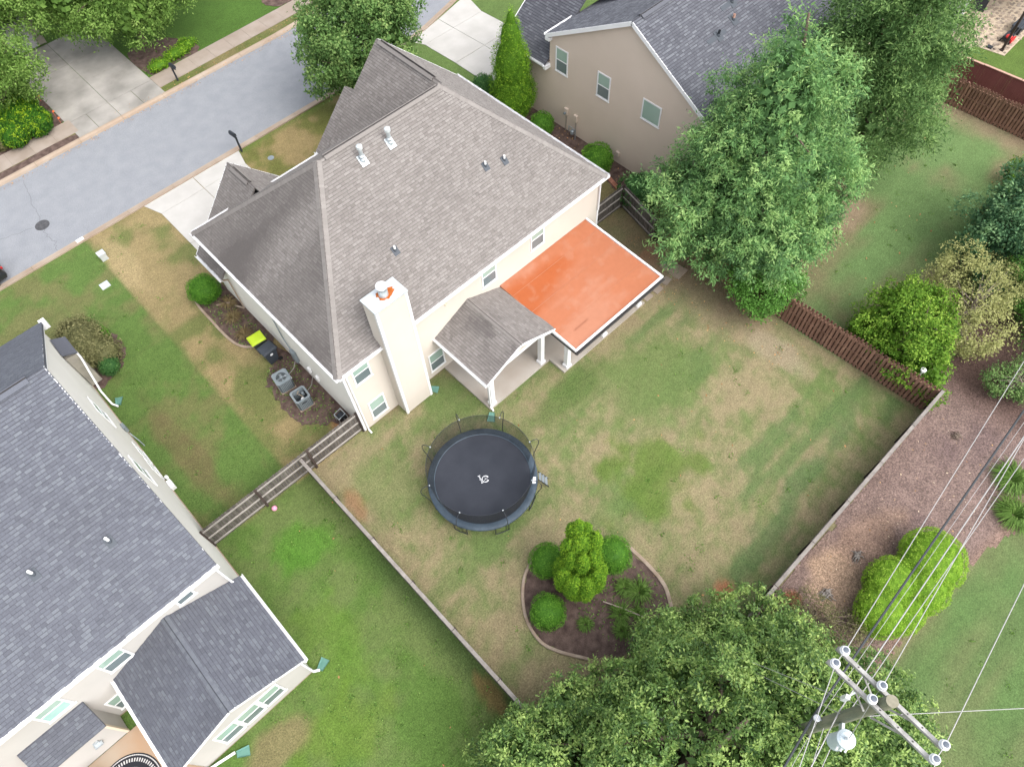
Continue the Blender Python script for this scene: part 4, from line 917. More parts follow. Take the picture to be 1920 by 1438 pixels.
ts.plane(tp1, lambda a, b_, p: 0.0, e=0.15, w=(0.18, 0.36)); ts.plane([tp2[0], tp2[1], tp2[2], tp2[3]], lambda a, b_, p: 0.1, e=0.15, w=(0.18, 0.36)); ts.plane(tw, lambda a, b_, p: 0.25, e=0.15, w=(0.18, 0.36))
ridge_vent((28.0, TP, TZ), (45.2, TP, TZ), tro, 0.2, 'shingle_dusk', A3(0, -.561, 1), A3(0, .558, 1))
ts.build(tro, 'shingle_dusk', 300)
b = MB(); b.beam((27.36, 26.75, 5.80), (27.36, TP, TZ-0.1), 0.04, 0.22); b.beam((27.36, TP, TZ-0.1), (27.36, 14.6, 5.72), 0.04, 0.22); b.box(27.33, 27.6, 26.45, 26.78, 5.55, 5.75); b.box(27.15, 27.6, 26.55, 26.75, 3.75, 3.98)
b.beam((27.2, 30.33, 3.98), (31.2, 30.33, 6.98), 0.04, 0.2); b.each('fascia', 'trim_white', tro)
gutter(tro, (27.35, 26.82, 5.86), (30.0, 26.82, 5.86)); gutter(tro, (27.14, 30.3, 4.0), (27.14, 26.7, 4.0))
for y_, z_, w_, h_, sp_ in ((25.63, 4.58, 0.98, 1.56, True), (22.36, 4.57, 0.98, 1.56, True), (18.88, 4.70, 1.30, 1.28, False)):
    window(th, (TX-0.020, y_, z_), (0, 1, 0), (-1, 0, 0), w_, h_, split=sp_)
for y_, z_ in ((25.08, 1.35), (24.28, 1.25)):
    mb_ = MB().box(TX-0.16, TX-0.01, y_-0.14, y_+0.14, z_-0.12, z_+0.32).build('meter_box', 'siding_tan', th)
    MB().box(TX-0.07, TX-0.02, y_-0.025, y_+0.025, 0.0, z_-0.12).build('conduit', 'stone_siding', mb_)
    if z_ > 1.3: MB().tube([(TX-0.16, y_, z_+0.02), (TX-0.27, y_, z_+0.02)], 0.08, 12).build('meter_dial', 'ac_grey', mb_)
b = MB(); b.lathe((TX-0.3, 24.3, 0.3), [(0.05, 0), (0.13, 0.05), (0.14, 0.25), (0.06, 0.32)], 10); b.tube([(TX-0.3, 24.05, 0.0), (TX-0.3, 24.05, 0.75), (TX-0.3, 24.6, 0.75), (TX-0.3, 24.6, 0.35)], 0.025, 8); b.build('gas_meter', 'ac_grey', th)
MB().box(TX-0.14, TX-0.01, 20.65, 20.9, 0.6, 0.9).build('hose_box', 'siding_tan', th)
for x_, y_ in ((33.48, 18.97), (31.36, 18.08), (32.84, 18.28)):
    z_ = 5.82+(y_-14.6)*0.561
    if x_ != 32.84: MB().ob((x_-0.15, y_, z_+0.028), (0.75, 0, 0), (0, 0.11, 0.0617), (0, -0.004, 0.007)).build('flashing_strip', 'lead_flashing', tro)
    pipe_vent(tro, (x_, y_, z_), 0.32, 0.07, 0.42, 'plastic_black' if x_ != 32.84 else 'wood_pink', 'lead_flashing', slope=0.561)

# ------------------------------------------------------------------ far houses across the road and at the top right corner
fh = thing('house', 'house with pale garage door behind the trees across the road', 'house', (5, 61, 0))
b = MB(); lap_wall(b, (8.3, 58.6), (1.5, 58.6), 0.05, 3.2, (0, -1)); b.build('wall', 'stone_siding', fh); b = MB(); b.box(1.5, 1.6, 58.6, 64, 0, 3.2); b.box(8.2, 8.3, 58.6, 64, 0, 3.2); b.each('wall', 'stone_siding', fh)
b = MB(); b.slab([(1.2, 58.3, 3.2), (8.7, 58.3, 3.2), (8.7, 62, 5.6), (1.2, 62, 5.6)], (0, 0, -0.15)); b.slab([(8.7, 65.7, 3.2), (1.2, 65.7, 3.2), (1.2, 62, 5.6), (8.7, 62, 5.6)], (0, 0, -0.15)); b.build('roof', 'shingle_dusk', fh)
dr = MB(); dr.box(3.2, 7.7, 58.52, 58.58, 0.08, 2.3); dro = dr.build('garage_door', 'garage_door', fh)
for k in range(4): MB().box(3.22, 7.68, 58.49, 58.515, 0.1+k*0.55, 0.62+k*0.55).build('door_panel', 'garage_door', dro)
ph = thing('house', 'grey sided house with covered flagstone patio in the top right corner', 'house', (58, 17, 0))
b = MB(); lap_wall(b, (53.2, 12.9), (60, 14.6), 0.05, 5.5, unit(A3(0.243, -0.97, 0))[:2]); b.build('wall', 'siding_white', ph); b = MB(); lap_wall(b, (52.4, 19), (53.2, 12.9), 0.05, 5.5, (-1, 0)); b.build('wall', 'siding_white', ph)
b = MB(); b.box(53.05, 53.25, 12.78, 12.95, 0, 5.5); b.each('corner_trim', 'trim_white', ph)
b = MB(); b.slab([(57.4, 9.3, 3.0), (64, 9.6, 3.0), (64, 14.2, 3.6), (57.4, 13.6, 3.6)], (0, 0, -0.15)); pv = b.build('patio_roof', 'shingle_pale', ph)
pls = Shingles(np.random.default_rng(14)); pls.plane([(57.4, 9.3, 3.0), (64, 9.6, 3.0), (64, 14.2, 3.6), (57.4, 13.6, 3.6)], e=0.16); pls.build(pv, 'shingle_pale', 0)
b = MB(); b.beam((57.4, 9.25, 2.9), (64, 9.55, 2.9), 0.12, 0.2); b.beam((57.35, 9.3, 2.9), (57.35, 13.6, 3.5), 0.12, 0.2); b.each('patio_beam', 'splash_green', pv)
b = MB(); b.box(53.3, 53.55, 9.38, 9.62, 0, 0.1); b.beam((53.45, 9.5, 0.05), (53.45, 9.5, 2.95), 0.15, 0.15); b.beam((53.45, 9.5, 2.3), (54.3, 9.5, 2.95), 0.1, 0.1); b.beam((53.45, 9.5, 2.95), (58, 9.5, 3.0), 0.14, 0.18); b.build('patio_post', 'wood_dark', ph)

# ------------------------------------------------------------------ fences
def picket_mesh(name, w, t, h, material, dog=True):
    b = MB(); c = 0.03 if dog else 0.0
    P = [(-w/2, 0, 0), (w/2, 0, 0), (w/2, 0, h-c), (w/2-c, 0, h), (-w/2+c, 0, h), (-w/2, 0, h-c)]
    b.slab([(x_, -t/2, z_) for x_, y_, z_ in P], (0, t, 0))
    me = bpy.data.meshes.new(name)
    me.from_pydata(b.v, [], b.f); me.materials.append(MAT[material]); me.update(); return me
PK = {k: picket_mesh('picket', 0.137, 0.018, 1.8, k) for k in ('wood_grey', 'wood_brown', 'wood_red')}
def fence(label, p0, p1, h, style, wood, railw='wood_rail', panel=2.44, pitch=0.148, rails=(0.12, 0.5, 0.88), rail_side=-1, post='wood_dark', cap=False, arch=0.0, group=None, postw=0.1):
    p0, p1 = A3(*p0, 0), A3(*p1, 0); L = np.linalg.norm(p1-p0); u = (p1-p0)/L; nrm = A3(-u[1], u[0], 0); rz = math.atan2(u[1], u[0])
    f = thing('fence', label, 'fence', (p0+p1)/2, group); n = max(1, round(L/panel)); pl = L/n; rr = np.random.default_rng(int(abs(p0[0]*100)+abs(p1[1]*37)))
    for i in range(n+1):
        c = p0+u*pl*i; q = MB(); q.ob(c+nrm*rail_side*(0.075 if style == 'solid' else 0.0)+A3(0, 0, (h+0.04)/2), u*postw/2, nrm*postw/2, A3(0, 0, (h+0.04)/2)); q.build('post', post, f)
        if i == n: break
        for r in rails:
            q = MB(); off = nrm*rail_side*(0.035 if style == 'solid' else 0.0)
            q.ob(p0+u*pl*(i+0.5)+off+A3(0, 0, h*r), u*(pl/2-postw/2-0.002), nrm*(0.022 if style == 'solid' else 0.06), A3(0, 0, 0.04)); q.build('rail', railw, f)
        if cap:
            q = MB(); q.ob(p0+u*pl*(i+0.5)+A3(0, 0, h+0.05+rr.uniform(-0.01, 0.01)), u*(pl/2-0.012), nrm*0.075, A3(0, 0, 0.02)); q.build('cap_board', railw, f)
    def pk(s, off):
        t = (s % pl)/pl; hh = (h+arch*math.sin(math.pi*t))/1.8*(1+rr.normal(0, 0.004))
        p = p0+u*s+nrm*off; inst(PK[wood], 'picket', (p[0], p[1], rr.uniform(0.0, 0.02)), f, rz+rr.normal(0, 0.012), (rr.uniform(0.96, 1.02), 1, hh), 0)
    if style == 'solid':
        for s in np.arange(pitch/2, L-0.02, pitch): pk(s, 0.0)
    else:                                    # shadow box: boards on alternate sides
        k = 0
        for s in np.arange(0.08, L-0.02, pitch): pk(s, 0.075*(1 if k % 2 else -1)); k += 1
    return f
fence('weathered grey picket fence between the cream house and the slate roofed house', (-3.12, 17.40), (5.2, 17.30), 1.75, 'solid', 'wood_grey', rail_side=-1, postw=0.11)
fence('long grey wooden fence dividing the garden from the greener neighbouring lawn', (2.02, -1.05), (1.98, 17.22), 1.55, 'solid', 'wood_grey', rail_side=-1, cap=True, railw='wood_grey_light')
fence('brown shadow box fence of alternating boards along the right of the garden', (24.62, 14.4), (25.15, -0.95), 1.75, 'shadow', 'wood_brown', railw='wood_brown', post='wood_brown', pitch=0.104, arch=0.10, rails=(0.1, 0.5, 0.9))
fence('low looking grey capped fence along the mulch bed behind the garden', (25.25, -1.12), (2.1, -1.02), 1.72, 'solid', 'wood_grey', railw='wood_grey_light', panel=2.57, rail_side=-1, cap=True)
fence('short grey board fence beside the orange porch roof, running from the house corner', (21.7, 18.25), (25.05, 18.2), 1.7, 'solid', 'wood_grey', rail_side=-1)
fence('short grey board fence turning towards the leafy tree at the porch end', (25.05, 18.15), (24.35, 15.1), 1.7, 'solid', 'wood_grey', rail_side=-1)
fence('stub of grey board fence closing the corner by the leafy tree', (24.35, 15.0), (25.3, 14.6), 1.7, 'solid', 'wood_grey', rail_side=-1, panel=1.1)
fence('brown shadow box fence at the far end of the right hand lawn', (45.9, 18.0), (46.35, 2.0), 1.75, 'shadow', 'wood_brown', railw='wood_brown', post='wood_brown', pitch=0.104, arch=0.10, rails=(0.1, 0.5, 0.9))
rf = fence('dark red painted board fence with pale cap in front of the patio lawn', (47.75, 16.0), (48.6, 2.0), 1.85, 'solid', 'wood_red', railw='wood_pink', post='wood_red', panel=2.44, rail_side=1, cap=True, pitch=0.1375)

# ------------------------------------------------------------------ plants
def leaf_geo(P, N, L, W, rng, T=None):
    n = len(P); N = N/np.linalg.norm(N, axis=1, keepdims=True)
    if T is None: T = rng.normal(size=(n, 3))
    T = T-(T*N).sum(1, keepdims=True)*N; T /= np.linalg.norm(T, axis=1, keepdims=True)+1e-9
    Bv = np.cross(N, T); L = np.broadcast_to(np.asarray(L), (n,))[:, None]; W = np.broadcast_to(np.asarray(W), (n,))[:, None]
    V = np.stack([P-T*L/2, P+Bv*W/2-T*L*0.08, P+T*L/2-N*L*0.12, P-Bv*W/2-T*L*0.08], 1)
    return V.reshape(-1, 3)
def leaves_obj(name, V, rnd, material, parent, extra=None):
    n = len(V)//4; Q = np.arange(4*n)
    o = mesh_from(name, V, Q, np.arange(n)*4, np.full(n, 4), material, parent, {'rnd': rnd}); return o
def shell_pts(rng, lobes, n, bump=0.16, inner=0.12, zmin=0.3, reject=0.82, seed=0):
    L = np.array(lobes, float); area = (L[:, 3]*L[:, 4]+L[:, 3]*L[:, 5]+L[:, 4]*L[:, 5]); out = []; nor = []; got = 0
    fr = rng.normal(size=(5, 3))*2.6; ph = rng.uniform(0, 6.28, 5)
    while got < n:
        k = rng.choice(len(L), size=n, p=area/area.sum()); d = rng.normal(size=(n, 3)); d /= np.linalg.norm(d, axis=1, keepdims=True)
        bm = 1+bump*np.sin(d@fr.T*1.3+ph+k[:, None]).mean(1)*1.6
        s = bm*(1-np.abs(rng.normal(0, inner, n)))
        p = L[k, :3]+d*L[k, 3:]*s[:, None]; ok = p[:, 2] > zmin
        for j in range(len(L)):
            q = np.linalg.norm((p-L[j, :3])/L[j, 3:], axis=1); ok &= (q > reject) | (k == j)
        out.append(p[ok]); nn = d/L[k, 3:]; nor.append((nn/np.linalg.norm(nn, axis=1, keepdims=True))[ok]); got += ok.sum()
    return np.concatenate(out)[:n], np.concatenate(nor)[:n]
def crown_geo(rng, lobes, nc, per, leaf, spread, up=0.35, aspect=0.55, bump=0.16, inner=0.12, zmin=0.3, tone=(0.5, 0.2), droop=0.0, reject=0.82, feather=-0.45):
    C_, N_ = shell_pts(rng, lobes, nc, bump, inner, zmin, reject)
    ct = np.clip(rng.normal(tone[0], tone[1], nc)+0.10*N_[:, 2], 0, 1)  # clumps facing up toned lighter: top light painted into the leaf colour
    k = np.repeat(np.arange(nc), per); n = len(k)
    off = rng.normal(size=(n, 3))*spread*rng.uniform(0.6, 1.25, nc)[k][:, None]
    # flatten clumps along the outward normal so they read as sprays
    off += N_[k]*(off*N_[k]).sum(1, keepdims=True)*feather
    P = C_[k]+off; P[:, 2] = np.maximum(P[:, 2]-droop*np.linalg.norm(off, axis=1), 0.05)
    N = N_[k]*0.55+rng.normal(size=(n, 3))*0.55+A3(0, 0, up)
    T = off+rng.normal(size=(n, 3))*0.05+N_[k]*0.05-A3(0, 0, droop*0.3)
    sz = leaf*rng.uniform(0.65, 1.3, n)
    V = leaf_geo(P, N, sz, sz*aspect, rng, T)
    return V, np.clip(ct[k]+rng.normal(0, 0.13, n), 0, 1), C_
def fill_geo(rng, lobes, n, size, scale=0.7, zmin=0.4):
    L = np.array(lobes, float); k = rng.integers(0, len(L), n); d = rng.normal(size=(n, 3)); d /= np.linalg.norm(d, axis=1, keepdims=True)
    p = L[k, :3]+d*L[k, 3:]*scale*rng.uniform(0.5, 1, (n, 1)); p[:, 2] = np.maximum(p[:, 2], zmin)
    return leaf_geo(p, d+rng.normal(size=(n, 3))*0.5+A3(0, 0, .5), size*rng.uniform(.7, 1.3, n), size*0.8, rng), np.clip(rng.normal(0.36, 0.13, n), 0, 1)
def boughs(lobes, n, r, seed, zmin=0.8):
    rng = np.random.default_rng(seed); P, N = shell_pts(rng, lobes, n, 0.1, 0.05, zmin, 0.8); out = []
    for p, d in zip(P, N):
        rr_ = rng.uniform(*r); q = p+d*rr_*rng.uniform(-0.7, 0.35); out.append((q[0], q[1], q[2], rr_*rng.uniform(0.9, 1.2), rr_*rng.uniform(0.9, 1.2), rr_*rng.uniform(0.65, 0.95)))
    return out
def tree(label, base, lobes, leafm, nc, per, leaf, spread, seed, trunk_r=0.18, bark='bark', name='tree', cat='tree', group=None, fill=0, limbs=14, bough=None, **kw):
    rng = np.random.default_rng(seed); big = lobes
    if bough: lobes = boughs(lobes, bough[0], bough[1:], seed+1, kw.get('zmin', 0.5)); kw.setdefault('reject', 0.7)
    t = thing(name, label, cat, (base[0], base[1], 0), group)
    L = np.array(lobes, float); top = L[:, 2].max()+L[:, 5][L[:, 2].argmax()]*0.6
    V, r, C_ = crown_geo(rng, lobes, nc, per, leaf, spread, **kw)
    if fill:
        V2, r2 = fill_geo(rng, big, fill, leaf*2.2, 0.82); V = np.concatenate([V, V2]); r = np.concatenate([r, r2])
    leaves_obj('crown', V, r, leafm, t)
    b = MB(); pts = [A3(base[0], base[1], -0.1)]; tz = np.linspace(0.8, top, 6)
    for i, z_ in enumerate(tz): pts.append(A3(base[0]+rng.normal(0, 0.06)*i, base[1]+rng.normal(0, 0.06)*i, z_))
    b.tube(pts, [trunk_r*1.35]+list(np.linspace(trunk_r, trunk_r*0.22, 6)), 9); tr = b.build('trunk', bark, t, smooth=True)
    for i in range(limbs):
        c = C_[rng.integers(0, len(C_))]; s = pts[1]+(pts[-1]-pts[1])*rng.uniform(0.0, 0.7)
        if c[2] < s[2]-0.5: s = pts[1]
        mid = (s+c)/2+A3(0, 0, 0.15*np.linalg.norm(c-s)*0.5)
        MB().tube([s, mid, c], [trunk_r*0.42, trunk_r*0.26, trunk_r*0.07], 6).build('limb', bark, tr, smooth=True)
    return t
def bush(label, c, r, leafm, seed, leaf=0.06, dens=1.0, name='shrub', cat='shrub', group=None, core='leaf_core', lobes=None, bump=0.07, zc=None, up=0.2, tone=(0.5, 0.17), stem=True, spread=0.07, aspect=0.5):
    """clipped or rounded shrub: dense little leaves over a leafy core"""
    rng = np.random.default_rng(seed); rx, ry, rz = r; zc = rz*0.92 if zc is None else zc
    lobes = lobes or [(c[0], c[1], zc, rx, ry, rz)]
    t = thing(name, label, cat, (c[0], c[1], 0), group)
    ar = sum((l[3]*l[4]+l[3]*l[5]+l[4]*l[5])/3*4*math.pi*0.8 for l in lobes)
    nc = int(ar*95*dens*(0.06/leaf)**1.5); V, rr_, _ = crown_geo(rng, lobes, nc, 9, leaf, spread, up=up, bump=bump, inner=0.03, zmin=0.03, tone=tone, aspect=aspect, reject=0.9)
    # leafy core (larger leaves set deep) keeps the shrub opaque
    V2 = []
    for l in lobes:
        nu, nv = 20, 12; th_, ph_ = np.meshgrid(np.linspace(0, 2*math.pi, nu+1), np.linspace(0, math.pi, nv+1)); k_ = 0.87
        X_ = np.stack([l[0]+k_*l[3]*np.cos(th_)*np.sin(ph_), l[1]+k_*l[4]*np.sin(th_)*np.sin(ph_), np.maximum(l[2]+k_*l[5]*np.cos(ph_), 0.0)], -1)
        V2.append(np.stack([X_[:-1, :-1], X_[1:, :-1], X_[1:, 1:], X_[:-1, 1:]], 2).reshape(-1, 3))
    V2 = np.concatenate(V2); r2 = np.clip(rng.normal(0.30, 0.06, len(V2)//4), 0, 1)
    leaves_obj('foliage', np.concatenate([V, V2]), np.concatenate([rr_, r2]), leafm, t)
    if stem:
        MB().tube([(c[0], c[1], -0.05), (c[0], c[1], zc)], [0.05, 0.03], 7).build('stem', 'bark', t)
    return t

# big trees
mlob = [(27.0, 11.6, 3.8, 4.1, 4.1, 2.8), (27.0, 11.6, 7.0, 3.2, 3.2, 3.0), (27.0, 11.6, 10.0, 1.8, 1.8, 3.3), (29.0, 10.2, 4.8, 2.3, 2.2, 2.2), (25.0, 13.0, 4.2, 2.4, 2.6, 2.2), (25.6, 9.6, 3.2, 2.2, 2.2, 1.9), (28.4, 13.4, 5.0, 2.2, 2.2, 2.3)]
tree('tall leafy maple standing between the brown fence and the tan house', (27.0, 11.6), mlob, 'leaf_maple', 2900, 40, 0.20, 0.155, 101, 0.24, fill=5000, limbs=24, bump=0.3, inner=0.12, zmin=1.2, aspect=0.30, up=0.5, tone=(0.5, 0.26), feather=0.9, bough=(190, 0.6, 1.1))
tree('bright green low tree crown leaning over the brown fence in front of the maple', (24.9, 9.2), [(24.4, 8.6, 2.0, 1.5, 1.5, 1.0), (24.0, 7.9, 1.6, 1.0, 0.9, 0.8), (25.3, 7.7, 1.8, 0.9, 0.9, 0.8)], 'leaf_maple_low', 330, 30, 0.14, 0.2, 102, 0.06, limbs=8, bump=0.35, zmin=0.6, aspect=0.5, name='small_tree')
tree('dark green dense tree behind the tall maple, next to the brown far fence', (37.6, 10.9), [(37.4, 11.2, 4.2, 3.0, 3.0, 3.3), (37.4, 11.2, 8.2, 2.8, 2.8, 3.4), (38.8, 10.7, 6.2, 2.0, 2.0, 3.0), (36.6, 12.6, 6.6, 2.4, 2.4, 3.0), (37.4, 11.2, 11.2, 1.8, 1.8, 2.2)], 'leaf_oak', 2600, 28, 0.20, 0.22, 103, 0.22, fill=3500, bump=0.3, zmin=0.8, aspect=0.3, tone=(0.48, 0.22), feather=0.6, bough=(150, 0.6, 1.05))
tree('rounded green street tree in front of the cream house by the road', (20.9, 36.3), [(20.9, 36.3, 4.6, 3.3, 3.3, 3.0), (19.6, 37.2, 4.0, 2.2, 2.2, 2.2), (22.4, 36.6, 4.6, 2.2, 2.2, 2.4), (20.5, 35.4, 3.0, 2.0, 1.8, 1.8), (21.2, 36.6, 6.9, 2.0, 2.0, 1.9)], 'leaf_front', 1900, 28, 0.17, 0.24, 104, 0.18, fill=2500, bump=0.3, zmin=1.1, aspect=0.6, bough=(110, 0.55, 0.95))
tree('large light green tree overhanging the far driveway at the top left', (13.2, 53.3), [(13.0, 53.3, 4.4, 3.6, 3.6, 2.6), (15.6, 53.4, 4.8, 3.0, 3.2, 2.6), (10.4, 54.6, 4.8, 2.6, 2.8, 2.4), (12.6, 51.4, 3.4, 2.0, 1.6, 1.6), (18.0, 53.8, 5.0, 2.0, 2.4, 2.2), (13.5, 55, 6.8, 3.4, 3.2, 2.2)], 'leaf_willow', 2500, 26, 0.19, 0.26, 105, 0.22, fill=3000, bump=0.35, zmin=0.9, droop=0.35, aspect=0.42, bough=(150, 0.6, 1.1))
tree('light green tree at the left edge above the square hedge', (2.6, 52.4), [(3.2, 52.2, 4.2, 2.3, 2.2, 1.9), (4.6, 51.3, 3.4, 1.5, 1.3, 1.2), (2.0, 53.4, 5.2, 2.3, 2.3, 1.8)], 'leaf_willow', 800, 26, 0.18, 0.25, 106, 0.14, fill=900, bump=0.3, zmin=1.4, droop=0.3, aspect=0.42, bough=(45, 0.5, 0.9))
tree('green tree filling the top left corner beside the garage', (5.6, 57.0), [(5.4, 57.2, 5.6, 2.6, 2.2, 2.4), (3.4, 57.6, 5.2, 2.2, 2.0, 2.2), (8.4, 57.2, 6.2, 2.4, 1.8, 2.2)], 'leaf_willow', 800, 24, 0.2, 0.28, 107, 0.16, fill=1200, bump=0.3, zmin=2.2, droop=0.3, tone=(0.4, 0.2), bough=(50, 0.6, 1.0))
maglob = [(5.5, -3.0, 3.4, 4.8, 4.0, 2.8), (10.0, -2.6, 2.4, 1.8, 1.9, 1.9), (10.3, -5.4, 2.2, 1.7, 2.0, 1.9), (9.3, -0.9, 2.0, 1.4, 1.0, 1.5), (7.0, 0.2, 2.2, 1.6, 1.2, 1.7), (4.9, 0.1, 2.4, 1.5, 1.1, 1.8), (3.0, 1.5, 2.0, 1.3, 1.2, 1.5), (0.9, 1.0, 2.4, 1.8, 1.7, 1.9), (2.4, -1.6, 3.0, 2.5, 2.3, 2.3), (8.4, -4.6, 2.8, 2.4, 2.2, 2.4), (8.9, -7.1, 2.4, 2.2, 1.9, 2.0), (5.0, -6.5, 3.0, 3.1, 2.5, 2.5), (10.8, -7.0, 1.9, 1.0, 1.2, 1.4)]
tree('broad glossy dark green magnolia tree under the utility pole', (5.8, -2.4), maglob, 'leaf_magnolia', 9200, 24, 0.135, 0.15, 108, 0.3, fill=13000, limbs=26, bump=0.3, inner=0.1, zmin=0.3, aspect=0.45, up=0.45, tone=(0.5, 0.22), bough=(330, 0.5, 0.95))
# border plants at the right
tree('bright yellow green bushy shrub spilling over the end of the brown fence', (26.7, 1.3), [(26.6, 1.4, 1.7, 1.7, 1.9, 1.6), (27.0, 2.8, 1.9, 1.4, 1.3, 1.6), (26.3, 0.0, 1.3, 1.2, 1.2, 1.2), (28.0, 2.2, 2.2, 1.3, 1.3, 1.5)], 'leaf_yellowgreen', 1000, 24, 0.13, 0.17, 109, 0.1, name='shrub', cat='shrub', fill=1200, bump=0.3, zmin=0.1, up=0.6, bough=(70, 0.35, 0.6))
tree('sparse pale yellow leaved shrub with bare grey twigs showing', (30.3, 0.3), [(30.2, 0.5, 2.0, 2.2, 2.2, 1.7), (31.6, 1.6, 2.2, 1.7, 1.7, 1.6), (29.2, -0.6, 1.6, 1.3, 1.2, 1.2), (32.6, 0.2, 2.0, 1.6, 1.5, 1.4)], 'leaf_pale', 1000, 15, 0.12, 0.17, 110, 0.06, bark='bark_pale', name='shrub', cat='shrub', limbs=55, bump=0.3, inner=0.25, zmin=0.2)
tree('dark blue green tree at the right edge behind the pale shrub', (36.2, 1.6), [(36.0, 1.6, 2.4, 2.4, 2.0, 2.2), (37.8, 0.6, 3.0, 2.4, 2.2, 2.6), (34.4, 0.4, 1.8, 1.6, 1.5, 1.6)], 'leaf_dark', 1100, 26, 0.16, 0.22, 111, 0.14, fill=1500, bump=0.3, zmin=0.3, bough=(70, 0.5, 0.85))
tree('fresh green feathery tree at the right edge beside the pale shrub', (34.3, -1.8), [(34.2, -1.7, 2.6, 1.9, 1.7, 2.4), (33.2, -2.6, 1.8, 1.4, 1.3, 1.6), (35.6, -2.2, 3.0, 1.6, 1.6, 2.2)], 'leaf_maple_low', 800, 26, 0.14, 0.2, 112, 0.12, fill=900, bump=0.3, zmin=0.3, aspect=0.35, bough=(55, 0.45, 0.75))
tree('straggly green shrub with bare brown stems in the mulch bed', (28.6, -3.4), [(29.3, -3.7, 1.1, 1.3, 1.0, 0.9), (28.5, -2.9, 0.9, 0.9, 0.8, 0.7), (30.4, -4.0, 1.2, 1.2, 1.0, 0.9)], 'leaf_oak', 300, 22, 0.11, 0.16, 113, 0.06, bark='bark_pale', name='shrub', cat='shrub', limbs=40, bump=0.3, zmin=0.15, tone=(0.6, 0.2))
tree('olive green shrub at the right edge of the right hand lawn', (41.2, 1.9), [(41.2, 2.0, 1.0, 1.3, 1.2, 0.9), (42.2, 3.0, 1.0, 1.0, 0.9, 0.8), (42.2, 1.4, 1.2, 1.2, 1.2, 1.1)], 'leaf_yellowgreen', 240, 22, 0.13, 0.18, 114, 0.06, name='shrub', cat='shrub', limbs=14, bump=0.3, zmin=0.1, tone=(0.35, 0.2))
tree('thin olive shrub in front of the dark blue green tree', (38.6, 2.4), [(38.6, 2.5, 0.8, 1.0, 0.9, 0.7), (39.5, 2.0, 0.9, 0.9, 0.8, 0.7)], 'leaf_olive', 150, 20, 0.12, 0.2, 115, 0.05, name='shrub', cat='shrub', limbs=20, bump=0.3, zmin=0.1)
tree('feathery olive shrub between the magnolia and the clipped junipers', (12.8, -3.0), [(12.8, -2.9, 0.8, 1.0, 1.0, 0.75), (13.3, -4.2, 0.7, 0.9, 0.9, 0.6), (12.2, -2.1, 0.7, 0.8, 0.7, 0.6)], 'leaf_olive', 380, 18, 0.10, 0.17, 116, 0.05, name='shrub', cat='shrub', limbs=36, bump=0.3, zmin=0.1, tone=(0.35, 0.2), aspect=0.3)
# conifers and clipped shrubs
bush('tall feathery green evergreen against the tan house wall', (26.15, 28.4), (1.35, 1.35, 2.6), 'leaf_arbor', 120, leaf=0.13, name='evergreen', cat='evergreen', lobes=[(26.15, 28.4, 1.9, 1.4, 1.4, 1.9), (26.15, 28.4, 3.6, 1.15, 1.15, 2.1), (26.15, 28.4, 5.2, 0.7, 0.7, 1.6), (26.2, 28.4, 6.3, 0.32, 0.32, 0.9)], bump=0.2, spread=0.14, up=0.9, aspect=0.22, tone=(0.45, 0.2))
bush('dark clipped upright shrub left of the tall evergreen', (25.6, 30.6), (0.95, 0.85, 1.15), 'leaf_boxdark', 121, leaf=0.08)
bush('small round green shrub in the mulch below the tall evergreen', (26.3, 25.95), (0.78, 0.75, 0.75), 'leaf_box', 122, leaf=0.07, tone=(0.45, 0.15))
bush('round shrub with yellow new leaves in the mulch by the tan wall', (26.4, 21.4), (0.95, 1.0, 0.8), 'leaf_box', 123, leaf=0.08, bump=0.15, tone=(0.6, 0.2))
bush('dark green broad leaved shrub in the mulch nearest the tall maple', (26.0, 17.7), (1.15, 1.2, 0.95), 'leaf_boxdark', 124, leaf=0.12, bump=0.15, spread=0.1)
bush('dark round clipped shrub at the garage corner of the cream house', (4.2, 29.85), (0.85, 0.9, 0.75), 'leaf_box', 125, leaf=0.06, tone=(0.4, 0.15))
bush('brownish olive mounded shrub beside the slate roofed house', (-2.05, 30.9), (1.3, 1.6, 1.0), 'leaf_olive', 126, leaf=0.12, bump=0.3, spread=0.13, lobes=[(-2.2, 31.0, 0.9, 1.2, 1.5, 0.85), (-1.7, 30.0, 0.7, 0.8, 0.8, 0.7), (-2.0, 32.2, 0.7, 0.8, 0.7, 0.65)])
bush('small bright green shrub at the street end of the olive shrub', (-1.35, 31.3), (0.5, 0.6, 0.5), 'leaf_box', 127, leaf=0.06)
bush('small dark green shrub at the garden end of the olive shrub', (-1.9, 29.25), (0.5, 0.5, 0.5), 'leaf_boxdark', 128, leaf=0.07)
bush('square clipped hedge block with yellow tips beside the far driveway', (3.0, 50.9), (1.5, 2.1, 0.9), 'leaf_hedge', 129, leaf=0.13, name='hedge', cat='hedge', lobes=[(3.0+a*0.75, 50.9+c_*1.1, 0.75, 1.0, 1.25, 0.75) for a in (-1, 1) for c_ in (-1, 1)]+[(3.0, 50.9, 0.95, 1.5, 1.9, 0.6)], spread=0.1, bump=0.05, tone=(0.42, 0.25))
bush('small grey green round shrub at the left edge by the far pavement', (1.25, 49.95), (0.75, 0.65, 0.65), 'leaf_olive', 130, leaf=0.08, tone=(0.35, 0.15))
bush('light green ground cover shrub around the far mailbox', (13.6, 49.75), (1.2, 0.5, 0.35), 'leaf_arbor', 131, leaf=0.13, bump=0.3, spread=0.12, lobes=[(12.6, 49.75, 0.3, 0.8, 0.45, 0.3), (14.1, 50.1, 0.3, 0.9, 0.5, 0.35), (15.1, 50.4, 0.3, 0.7, 0.5, 0.35)])
